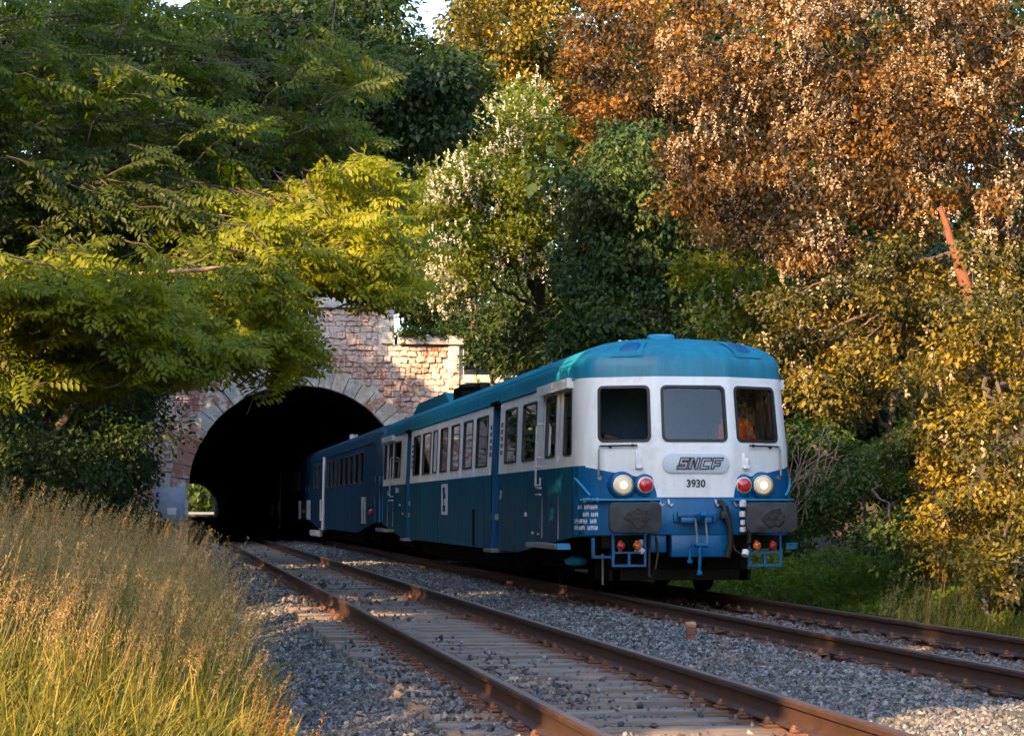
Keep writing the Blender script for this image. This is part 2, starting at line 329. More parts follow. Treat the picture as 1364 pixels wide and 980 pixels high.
# wooden sleeper material
def sleepermat():
    m, nt, p = newmat('weathered sleeper wood')
    tc = nt.nodes.new('ShaderNodeTexCoord'); oi = nt.nodes.new('ShaderNodeObjectInfo'); geo = nt.nodes.new('ShaderNodeNewGeometry')
    mp = node(nt, 'ShaderNodeMapping'); mp.inputs['Scale'].default_value = (0.7, 14, 14); nt.links.new(geo.outputs['Position'], mp.inputs['Vector'])
    nz = node(nt, 'ShaderNodeTexNoise', i_Scale=2.2, i_Detail=8.0, i_Roughness=0.7); nt.links.new(mp.outputs[0], nz.inputs['Vector'])
    c = ramp(nt, nz.outputs['Fac'], [(0.28, (0.07, 0.055, 0.045)), (0.5, (0.165, 0.138, 0.118)), (0.72, (0.27, 0.235, 0.21))]).outputs[0]
    n2 = node(nt, 'ShaderNodeTexNoise', i_Scale=1.3, i_Detail=5.0); nt.links.new(geo.outputs['Position'], n2.inputs['Vector'])
    f = ramp(nt, n2.outputs['Fac'], [(0.5, (0, 0, 0)), (0.7, (0.55, 0.55, 0.55))]).outputs[0]
    c = mix(nt, f, c, (0.20, 0.115, 0.075))
    # rust bleeding from the rail seats, a stain along the rails
    sx = nt.nodes.new('ShaderNodeSeparateXYZ'); nt.links.new(tc.outputs['Object'], sx.inputs[0])
    ab = node(nt, 'ShaderNodeMath', operation='ABSOLUTE'); nt.links.new(sx.outputs[0], ab.inputs[0])
    sb = node(nt, 'ShaderNodeMath', operation='SUBTRACT'); sb.inputs[1].default_value = 0.75; nt.links.new(ab.outputs[0], sb.inputs[0])
    a2 = node(nt, 'ShaderNodeMath', operation='ABSOLUTE'); nt.links.new(sb.outputs[0], a2.inputs[0])
    ad = node(nt, 'ShaderNodeMath', operation='MULTIPLY_ADD'); ad.inputs[1].default_value = 0.35; nt.links.new(nz.outputs['Fac'], ad.inputs[0]); nt.links.new(a2.outputs[0], ad.inputs[2])
    f = ramp(nt, ad.outputs[0], [(0.25, (0.9, 0.9, 0.9)), (0.48, (0, 0, 0))]).outputs[0]
    c = mix(nt, f, c, (0.13, 0.055, 0.028))
    nt.links.new(c, p.inputs['Base Color']); p.inputs['Roughness'].default_value = 0.85
    b = node(nt, 'ShaderNodeBump', i_Strength=0.6, i_Distance=0.02); nt.links.new(nz.outputs['Fac'], b.inputs['Height']); nt.links.new(b.outputs[0], p.inputs['Normal'])
    return m
M['sleeper'] = sleepermat()
RAILPROF = [(-.068, -.158), (.068, -.158), (.068, -.148), (.02, -.128), (.010, -.11), (.010, -.055), (.034, -.04), (.036, -.012), (.026, 0), (-.026, 0), (-.036, -.012), (-.034, -.04), (-.010, -.055), (-.010, -.11), (-.02, -.128), (-.068, -.148)]
def rail_mesh(y0, y1):
    mb = MB(); n = len(RAILPROF); ys = [y0, y1]
    vs = [(x, y, z) for y in ys for x, z in RAILPROF]
    mb.add(vs, [(i, (i+1) % n, n+(i+1) % n, n+i) for i in range(n)]+[tuple(range(n)), tuple(range(n, 2*n))])
    me = mb.mesh('rail', 30); me.materials.append(M['railrust']); me.materials.append(M['railtop'])
    for q in me.polygons:
        if q.normal.z > 0.9 and q.center.z > -0.005: q.material_index = 1
    return me
railme = rail_mesh(3.0, 460.0)
slp = MB(); slp.box(-1.3, 1.3, -.125, .125, -.31, -.163, 0.014)
slpme = [None]*4
for k in range(4):
    b = MB(); b.box(-1.3, 1.3, -.125+.008*k, .125, -.31, -.163-.003*k, 0.012+.004*k); slpme[k] = b.mesh('sleeper', 40); slpme[k].materials.append(M['sleeper'])
fa = MB()
fa.box(-.15, .15, -.075, .075, -.165, -.150, .004)
for s in (-1, 1):
    fa.box(s*.108-.03, s*.108+.022, -.03, .03, -.150, -.130, .008)
    fa.lathe([(.024, 0), (.024, .022), (.014, .027), (.012, .034)], (s*.112, 0, -.140), (0, 0, 1), 6)
fame = fa.mesh('rail_fastening', 40); fame.materials.append(M['fast'])
def track(xc, label, count_from, ymax, fast_max, buried):
    t = empty('railway_track', (xc, 0, 0)); tag(t, label, 'railway track', 'parallel railway tracks out of the tunnel')
    for s in (-.75, .75): link('rail', railme, None, t, (s, 0, 0))
    y, k = count_from, 0
    while y < ymax:
        j = RNG.normal(0, 1, 4)
        o = link('sleeper', slpme[k % 4], None, t, (0.015*j[0], y+0.012*j[1], (-.055 if buried else -0.005)+0.004*j[2])); o.rotation_euler = (0, 0.003*j[3], 0.006*j[0])
        if y < fast_max:
            for s in (-.75, .75):
                f = link('rail_fastening', fame, None, o, (s, 0, 0.05 if buried else 0.0)); f.rotation_euler = (0, 0, 0.05*j[1])
        y += 0.62; k += 1
    return t
track(TRACKC[0], 'empty left railway track with bleached wooden sleepers between rusty rails', 7.6, 92, 46, False)
track(TRACKC[1], 'right railway track with buried sleepers that carries the blue railcars', 14.0, 60, 40, True)

# loose crushed stones, real stones scattered over the bed
stonecol = bpy.data.collections.new('stone shapes')
m, nt, p = newmat('ballast stone')
oi = nt.nodes.new('ShaderNodeObjectInfo'); geo = nt.nodes.new('ShaderNodeNewGeometry')
c = ramp(nt, oi.outputs['Random'], [(0.0, (0.034, 0.037, 0.042)), (0.3, (0.082, 0.087, 0.096)), (0.6, (0.14, 0.147, 0.16)), (0.85, (0.23, 0.23, 0.235)), (0.95, (0.34, 0.33, 0.325)), (1.0, (0.2, 0.13, 0.10))]).outputs[0]
nz = node(nt, 'ShaderNodeTexNoise', i_Scale=35.0, i_Detail=4.0); nt.links.new(geo.outputs['Position'], nz.inputs['Vector'])
c = mix(nt, 0.6, c, ramp(nt, nz.outputs['Fac'], [(0.3, (0.35, 0.35, 0.35)), (0.7, (1.0, 1.0, 1.0))]).outputs[0], 'MULTIPLY')
n2 = node(nt, 'ShaderNodeTexNoise', i_Scale=0.7, i_Detail=4.0); nt.links.new(geo.outputs['Position'], n2.inputs['Vector'])
c = mix(nt, ramp(nt, n2.outputs['Fac'], [(0.52, (0, 0, 0)), (0.75, (0.5, 0.5, 0.5))]).outputs[0], c, (0.13, 0.085, 0.06))
# rust dust thrown off the rails, in strips beside each rail
sx = nt.nodes.new('ShaderNodeSeparateXYZ'); nt.links.new(geo.outputs['Position'], sx.inputs[0])
prev = None
for rx in RAILS:
    d = node(nt, 'ShaderNodeMath', operation='SUBTRACT'); d.inputs[1].default_value = rx; nt.links.new(sx.outputs[0], d.inputs[0])
    a = node(nt, 'ShaderNodeMath', operation='ABSOLUTE'); nt.links.new(d.outputs[0], a.inputs[0])
    if prev is not None:
        mn = node(nt, 'ShaderNodeMath', operation='MINIMUM'); nt.links.new(prev, mn.inputs[0]); nt.links.new(a.outputs[0], mn.inputs[1]); prev = mn.outputs[0]
    else: prev = a.outputs[0]
ad = node(nt, 'ShaderNodeMath', operation='MULTIPLY_ADD'); ad.inputs[1].default_value = 0.35; nt.links.new(oi.outputs['Random'], ad.inputs[0]); nt.links.new(prev, ad.inputs[2])
c = mix(nt, ramp(nt, ad.outputs[0], [(0.12, (0.8, 0.8, 0.8)), (0.5, (0, 0, 0))]).outputs[0], c, (0.12, 0.06, 0.035))
nt.links.new(c, p.inputs['Base Color']); p.inputs['Roughness'].default_value = 0.75; p.inputs['Specular IOR Level'].default_value = 0.35
for k in range(8):
    b = bmesh.new(); rr = random.Random(k)
    for _ in range(13):
        v = Vector((rr.gauss(0, 1), rr.gauss(0, 1), rr.gauss(0, 1))).normalized()*rr.uniform(.85, 1.15)
        b.verts.new((v.x*1.15, v.y*rr.uniform(.8, 1.0), v.z*.75))
    h = bmesh.ops.convex_hull(b, input=list(b.verts)); bmesh.ops.delete(b, geom=[g for g in h['geom_interior'] if isinstance(g, bmesh.types.BMVert)], context='VERTS')
    bmesh.ops.recalc_face_normals(b, faces=b.faces)
    me = bpy.data.meshes.new('stone'); b.to_mesh(me); b.free(); me.materials.append(m)
    stonecol.objects.link(bpy.data.objects.new('stone', me))
def scatter_group(col):
    ng = bpy.data.node_groups.new('scatter', 'GeometryNodeTree')
    ng.interface.new_socket('Geometry', in_out='INPUT', socket_type='NodeSocketGeometry'); ng.interface.new_socket('Geometry', in_out='OUTPUT', socket_type='NodeSocketGeometry')
    gi = ng.nodes.new('NodeGroupInput'); go = ng.nodes.new('NodeGroupOutput')
    ci = ng.nodes.new('GeometryNodeCollectionInfo'); ci.inputs['Collection'].default_value = col; ci.inputs['Separate Children'].default_value = True; ci.inputs['Reset Children'].default_value = True
    ip = ng.nodes.new('GeometryNodeInstanceOnPoints'); ip.inputs['Pick Instance'].default_value = True
    ra = ng.nodes.new('GeometryNodeInputNamedAttribute'); ra.data_type = 'FLOAT_VECTOR'; ra.inputs[0].default_value = 'rot'
    sa = ng.nodes.new('GeometryNodeInputNamedAttribute'); sa.data_type = 'FLOAT'; sa.inputs[0].default_value = 'scl'
    L = ng.links.new
    L(gi.outputs[0], ip.inputs['Points']); L(ci.outputs[0], ip.inputs['Instance'])
    L(ra.outputs['Attribute'], ip.inputs['Rotation']); L(sa.outputs['Attribute'], ip.inputs['Scale']); L(ip.outputs[0], go.inputs[0])
    return ng
def scatter(name, P, rot, scl, ng, **tags):
    me = bpy.data.meshes.new(name); me.vertices.add(len(P)); me.vertices.foreach_set('co', np.asarray(P, np.float32).ravel())
    a = me.attributes.new('rot', 'FLOAT_VECTOR', 'POINT'); a.data.foreach_set('vector', np.asarray(rot, np.float32).ravel())
    a = me.attributes.new('scl', 'FLOAT', 'POINT'); a.data.foreach_set('value', np.asarray(scl, np.float32))
    me.update(); o = link(name, me); md = o.modifiers.new('scatter', 'NODES'); md.node_group = ng
    return tag(o, **tags)
def stones(n, y0, y1, smin, smax, x0=-0.2, x1=9.2):
    u = RNG.random(n); Y = 1.0/(1.0/y0+u*(1.0/y1-1.0/y0))          # denser near the camera
    X = RNG.uniform(x0, x1, n)
    s = smin+(smax-smin)*RNG.random(n)**1.6
    z = bed_z(X)+wob(X, Y, 0.015, 1.5)
    keep = np.ones(n, bool)
    for r in RAILS: keep &= np.abs(X-r) > 0.045+s*0.9
    for r in (RAILS[0], RAILS[1]): keep &= (np.abs(X-r) > 0.16+s*0.3) | (RNG.random(n) < 0.30)
    inl = (X > 1.66) & (X < 4.2)                                # sleepers of the left track lie mostly bare
    ph = np.abs(((Y-7.6+0.31) % 0.62)-0.31)
    patch = wob(X, Y, 0.5, 0.5, 3.0)
    onsl = inl & (ph < 0.135)
    cover = np.where(X > 2.94, 0.22, np.where(X < 2.1, 1.6, 0.8))*np.clip(0.55+patch, 0.05, 1.4)*np.clip((24-Y)/12, 0.22, 1)
    keep &= (~onsl) | (RNG.random(n) < cover)
    s = np.where(onsl & (RNG.random(n) < .8), s*.72, s)
    z = np.where(onsl, -.168+s*0.45, z-s*0.05)
    keep &= (X > 0.55+0.25*np.sin(Y*1.3)) | (RNG.random(n) < 0.35)
    P = np.stack([X, Y, z], -1)[keep]
    return P, RNG.uniform(-PI, PI, (len(P), 3)), s[keep]
ng = scatter_group(stonecol)
a = stones(185000, 8.5, 34, .013, .034); b_ = stones(75000, 30, 90, .03, .055)
scatter('ballast', np.concatenate([a[0], b_[0]]), np.concatenate([a[1], b_[1]]), np.concatenate([a[2], b_[2]]), ng, label='grey crushed stone ballast lying around both railway tracks', cat='ballast', kind='stuff')

# marker pegs between the tracks
for (px, py, h, w, lab) in ((920, 853, .185, .052, 'largest rusty marker peg in the ballast, nearest the camera'), (679, 786, .15, .05, 'short brown peg with ochre cap in the ballast below the middle of the train'), (563, 762, .13, .045, 'small dark peg in the ballast, third away from the camera'), (448, 730, .13, .05, 'farthest tiny dark peg in the ballast near the second railcar')):
    zb = -.16; d = CFW + CRT*((px-682)/FPX)+CUP*((490-py)/FPX); k = (zb-CAM_H)/d.z
    t = empty('marker_peg', (d.x*k, d.y*k, zb)); tag(t, lab, 'marker peg', 'pegs between the tracks')
    mb = MB(); mb.box(-w*.8, w*.8, -w*.8, w*.8, -.1, h*.7, .006); mb.box(-w*.95, w*.95, -w*.95, w*.95, h*.35, h*.42, .005); mb.build('post', M['peg'], t)
    mb = MB(); mb.box(-w, w, -w, w, h*.7, h, .012); mb.build('cap', M['pegcap'], t); t.rotation_euler.z = 0.2*RNG.normal()

# ------------------------------------------------------------------ tunnel and portal
AR, SPR = 3.95, 1.75                           # half width, springing height
def arch(r, a): return (TC+r*math.cos(a), SPR+r*math.sin(a)*0.985)
tun = MB(); N = 36
sect = [(TC-AR, -.6)]+[arch(AR, PI-PI*i/N) for i in range(N+1)]+[(TC+AR, -.6)]
ys = [PORTAL_Y+0.45, 130, 200, 300, EXIT_Y]
for y in ys: pass
n = len(sect)
tun.add([(x, y, z) for y in ys for x, z in sect]+[(x+(x-TC)*.12, y, z+(z-1)*.12) for y in ys for x, z in sect], [(i*n+k, i*n+k+1, (i+1)*n+k+1, (i+1)*n+k) for i in range(len(ys)-1) for k in range(n-1)]+[((len(ys)+i)*n+k, (len(ys)+i)*n+k+1, (len(ys)+i+1)*n+k+1, (len(ys)+i+1)*n+k) for i in range(len(ys)-1) for k in range(n-1)])
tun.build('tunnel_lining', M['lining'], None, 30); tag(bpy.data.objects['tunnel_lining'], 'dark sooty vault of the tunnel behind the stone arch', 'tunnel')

por = empty('tunnel_portal', (TC, PORTAL_Y, 0)); tag(por, 'pink rubble stone tunnel portal with grey arch stones and stepped parapet', 'tunnel portal')
# outline in x (relative to TC) and z: tall middle, lower wings, lowest outer steps
OUT = [(-10.4, -.6), (-10.4, 6.0), (-6.25, 6.0), (-6.25, 7.15), (-3.42, 7.15), (-3.42, 8.45), (3.42, 8.45), (3.42, 7.15), (5.85, 7.15), (5.85, 5.75), (11.0, 5.75), (11.0, -.6)]
RO = AR+0.68
back = MB()
def wall_top(x):
    a = abs(x)
    return 8.45 if a < 3.42 else 7.15 if a < 5.9 else 5.9
holes = [(AR+.3)*math.cos(PI*i/24) for i in range(25)]
xs_ = sorted(set([-10.4, -6.25, -3.42, 3.42, 6.05, 11.0]+[round(h, 3) for h in holes]))
for x0, x1 in zip(xs_[:-1], xs_[1:]):
    xm = (x0+x1)/2; zt = [z for (xa, z), (xb, _) in zip(OUT[:-1], OUT[1:]) if xa <= xm < xb and xb > xa]; zt = zt[0]
    def low(x): return SPR+math.sqrt(max(0, (AR+.3)**2-x*x))*.985 if abs(x) < AR+.299 else -.6
    if abs(xm) >= AR+.3: l0 = l1 = -.6
    else: l0, l1 = max(low(x0), SPR), max(low(x1), SPR)
    v = [(x0, y, z) for y in (.06, 1.1) for z in (l0, zt)]+[(x1, y, z) for y in (.06, 1.1) for z in (l1, zt)]
    back.add(v, [(0,1,3,2),(4,6,7,5),(0,4,5,1),(2,3,7,6),(0,2,6,4),(1,5,7,3)])
back.build('backing_wall', M['mortar'], por, None, weld=False)
# arch stones
def wedge(r0, r1, a0, a1, y0, y1):
    mb = MB(); g = 0.012/r0; q = 4; poly = []
    for i in range(q+1): a = a0+g+(a1-a0-2*g)*i/q; poly.append((r0*math.cos(a), SPR+r0*math.sin(a)*.985))
    for i in range(q+1): a = a1-g-(a1-a0-2*g)*i/q; poly.append((r1*math.cos(a), SPR+r1*math.sin(a)*.985))
    mb.prism(poly, y0, y1, lambda x, y, z: (x, z, y)); return mb
NV = 27
for i in range(NV):
    a0, a1 = PI*i/NV, PI*(i+1)/NV
    rr = RNG.random()
    redd = (i < 2 or i > NV-5 or rr < 0.12)
    wedge(AR+.012*RNG.normal(), RO+.03*RNG.normal(), a0, a1, -.10+.02*RNG.normal(), .55).build('voussoir', M['redashlar'] if redd else M['ashlar'], por, None)
for s in (-1, 1):                              # jamb blocks below the springing
    z = -.6; k = 0
    while z < SPR-.02:
        h = min(.44+.06*RNG.normal(), SPR-z); w = .66 if k % 2 else .84
        if SPR-z-h < .2: h = SPR-z
        mb = MB(); x0, x1 = (AR, AR+w); mb.box(min(s*x0, s*x1), max(s*x0, s*x1), -.09+.015*RNG.normal(), .55, z+.008, z+h-.008, .018); mb.build('jamb_stone', M['redashlar'], por, 30); z += h; k += 1
# coping and quoins
def run(x0, x1, z0, z1, name, over):
    x = x0
    while x < x1-.05:
        w = min(.95+.2*RNG.normal(), x1-x)
        if x1-x-w < .35: w = x1-x
        mb = MB(); mb.box(x+.006, x+w-.006, -over-.01*RNG.random(), 1.2, z0, z1+.015*RNG.normal(), .025); mb.build(name, M['coping'], por, 30); x += w
run(-3.56, 3.56, 8.45, 8.80, 'coping_stone', .2); run(3.58, 6.02, 7.15, 7.48, 'coping_stone', .18); run(-6.35, -3.58, 7.15, 7.5, 'coping_stone', .18); run(6.04, 11.0, 5.75, 6.05, 'coping_stone', .16); run(-10.4, -6.37, 6.0, 6.3, 'coping_stone', .16)
for x0, x1, za, zb in ((3.0, 3.45, 7.16, 8.45), (-3.45, -3.0, 7.16, 8.45), (5.46, 5.86, 5.2, 7.15), (-6.28, -5.88, 5.2, 7.15)):
    z = za
    while z < zb-.05:
        h = min(.45, zb-z); h = zb-z if zb-z-h < .2 else h
        mb = MB(); mb.box(x0, x1, -.09-.01*RNG.random(), 1.11, z+.006, z+h-.006, .02); mb.build('quoin', M['coping'], por, 30); z += h
# rubble stones
rubme = []
for k in range(10):
    b = bmesh.new(); bmesh.ops.create_cube(b, size=1)
    rr = random.Random(50+k)
    for v in b.verts: v.co += Vector((rr.uniform(-.09, .09), rr.uniform(-.04, .04), rr.uniform(-.1, .1)))
    bmesh.ops.bevel(b, geom=list(b.edges), offset=0.13, segments=1, affect='EDGES')
    for v in b.verts: v.co += Vector((rr.uniform(-.03, .03), rr.uniform(-.1, .1), rr.uniform(-.03, .03)))
    me = bpy.data.meshes.new('rubble_stone'); b.to_mesh(me); b.free(); me.materials.append(M['rubble']); rubme.append(me)
cand = []
z = -.5; 
while z < 8.5:
    h = RNG.uniform(.15, .26); x = -10.3-RNG.random()*.3
    while x < 10.9:
        w = RNG.uniform(.17, .44); xm, zm = x+w/2, z+h/2+RNG.normal()*.012
        zt = min(wall_top(x), wall_top(x+w)) if x > -6.2 else 6.0
        if x > 5.85: zt = min(zt, 5.75)
        inq = any(x0-.1 < xm < x1+.1 and za < zm < zb for x0, x1, za, zb in ((3.0, 3.45, 7.16, 8.45), (-3.45, -3.0, 7.16, 8.45), (5.46, 5.86, 5.2, 7.15), (-6.28, -5.88, 5.2, 7.15)))
        r = math.hypot(xm, (zm-SPR)/.985)
        ina = (zm > SPR and r < RO+.08) or (zm <= SPR and abs(xm) < AR+.8)
        if z+h < zt+.02 and not ina and not inq: cand.append((xm, zm, w, h))
        x += w
    z += h
# the ones in the open, between the foliage and the train roof, are single stones
cand.sort(key=lambda c: (0 if (-2.6 < c[0] < 6.2 and c[1] > 4.6) else 1 if c[1] > 3.5 and abs(c[0]) < 6.4 else 2, -c[2]*c[3]))
rest = MB()
for i, (x, zz, w, h) in enumerate(cand):
    me = rubme[i % 10]; sc_ = (w*RNG.uniform(.86, 1.0), RNG.uniform(.11, .22), h*RNG.uniform(.86, 1.0)); y = .06+RNG.uniform(-.02, .02)
    if i < 300:
        o = link('rubble_stone', me, None, por, (x, y, zz)); o.scale = sc_; o.rotation_euler = (0, RNG.normal()*.09, 0)
    else: rest.add([(x+v.co.x*sc_[0], y+v.co.y*sc_[1], zz+v.co.z*sc_[2]) for v in me.vertices], [tuple(q.vertices) for q in me.polygons])
tag(rest.build('rubble_masonry', M['rubble'], por, None, weld=False), kind='stuff')

# enamel notice board beside the arch
t = empty('equipment_cabinet', (0.22, 80.6, -.45)); tag(t, 'blue grey sheet metal cabinet left of the tunnel mouth', 'cabinet')
mb = MB(); mb.box(-.55, .5, -.15, .2, 1.15, 2.35, .02); mb.build('case', M['cabinet'], t)
mb = MB(); mb.box(-.46, .41, -.165, -.15, 1.22, 2.2, .004); mb.build('door', M['cabinet'], t)
mb = MB(); mb.box(-.12, .2, -.176, -.166, 1.38, 1.62, .002); mb.build('notice', M['notice'], t)
for s in (-.42, .37): mb = MB(); mb.box(s-.04, s+.04, -.02, .06, 0, 1.15); mb.build('leg', M['steel'], t)

pth = link('path', grid_mesh('path', np.linspace(-20, 30, 4), np.linspace(EXIT_Y+8, EXIT_Y+16, 3), lambda X, Y: X*0+.15+(Y-EXIT_Y-8)*.06, simple('pale gravel path', (0.2, 0.19, 0.17), 0.9, var=0.2, scale=0.8))); tag(pth, kind='structure')
# ------------------------------------------------------------------ banks and the hill over the tunnel
def hnoise(X, Y): return wob(X, Y, 0.35, 0.22, 1.0)+wob(X, Y, 0.12, 0.8, 2.0)
def leftbank(X, Y):
    d = np.maximum(0, -0.2-X)
    z = -.5+0.10*np.minimum(d, 4)+np.where(d > 4, (d-4)*0.55, 0)
    return np.minimum(z, 9.5)+hnoise(X, Y)*np.clip(d/4, 0, 1)*0.7
def rightbank(X, Y):
    d = np.maximum(0, X-8.9)
    z = -.47+0.22*np.minimum(d, 1.6)+np.where(d > 1.6, (d-1.6)*0.75, 0)
    return np.minimum(z, 9.5)+hnoise(X, Y)*np.clip(d/3, 0, 1)*0.7
lb = link('left_bank', grid_mesh('left_bank', np.linspace(-60, 0.6, 90), np.linspace(-60, 92, 110), leftbank, M['soil'])); tag(lb, kind='structure')
rb = link('right_bank', grid_mesh('right_bank', np.linspace(8.6, 80, 100), np.linspace(-60, 92, 110), rightbank, M['soil'])); tag(rb, kind='structure')
hl = link('hill', grid_mesh('hill', np.linspace(-90, 100, 80), np.linspace(PORTAL_Y+1.0, EXIT_Y, 100), lambda X, Y: 5.7+np.clip((Y-PORTAL_Y-1)*0.12, 0, 3.5)+hnoise(X, Y)*np.clip((Y-PORTAL_Y-1)/6, 0, 1)-np.clip((Y-EXIT_Y+20)/20, 0, 1)*2, M['soil'])); tag(hl, kind='structure')
# ------------------------------------------------------------------ railcars
HW, CL = 1.42, 27.64
NOSE = [(0, 0), (.15, .001), (.30, .004), (.42, .010), (.47, .018), (.52, .033), (.57, .055), (.70, .121), (.85, .197), (1.0, .273), (1.12, .334), (1.20, .380), (1.27, .435), (1.33, .51), (1.375, .61), (1.405, .73), (1.42, .90)]
_a = np.array(NOSE); _s = np.concatenate([[0], np.cumsum(np.hypot(*np.diff(_a, axis=0).T))]); SN = float(_s[-1])
def s_of_x(x): return float(np.interp(abs(x), _a[:, 0], _s))*(1 if x >= 0 else -1)
def s_of_y(y, side): return side*(SN+y-.90)
def plan(s):
    a = abs(s); sg = 1 if s >= 0 else -1
    if a >= SN: return sg*HW, .90+a-SN, sg*1.0, 0.0
    def q(a):
        a = max(0.0, a) if a >= 0 else a
        return float(np.interp(a, _s, _a[:, 0])), float(np.interp(a, _s, _a[:, 1]))
    x, y = q(a); x0, y0 = q(max(0, a-.06)); x1, y1 = q(min(SN, a+.06))
    dx, dy = x1-x0, y1-y0
    if a < .06: dx, dy = 1, 0
    l = math.hypot(dx, dy); return sg*x, y, sg*dy/l, -dx/l
def surf(s, z, off=0.0):
    x, y, nx, ny = plan(s)
    tin = .045*max(0, z-1.68)/1.14 if z < 2.82 else .045
    rk = .20*max(0, min(z, 2.82)-1.885)*min(1, max(0, (1.9-y)/1.3))
    return Vector((x*(1-tin/HW)+nx*off, y+rk+ny*off, z))
def rrect(s0, s1, z0, z1, r, q=4):
    pts = []
    for cx, cz, a0 in ((s1-r, z1-r, 0), (s0+r, z1-r, PI/2), (s0+r, z0+r, PI), (s1-r, z0+r, 1.5*PI)):
        for k in range(q+1): a = a0+PI/2*k/q; pts.append((cx+r*math.cos(a), cz+r*math.sin(a)))
    return pts
def bottom_z(y):
    return float(np.interp(y, [0, .5, 1.3, 3.2, 5.6, 22, 24.4, 26.4, 27.64], [.80, .78, .74, .63, .48, .48, .6, .74, .80]))
ROOF = [(0, 2.82), (.012, 2.95), (.03, 3.05), (.075, 3.12), (.15, 3.185), (.27, 3.245), (.44, 3.30), (.66, 3.345), (.90, 3.378), (1.15, 3.397), (1.42, 3.405)]

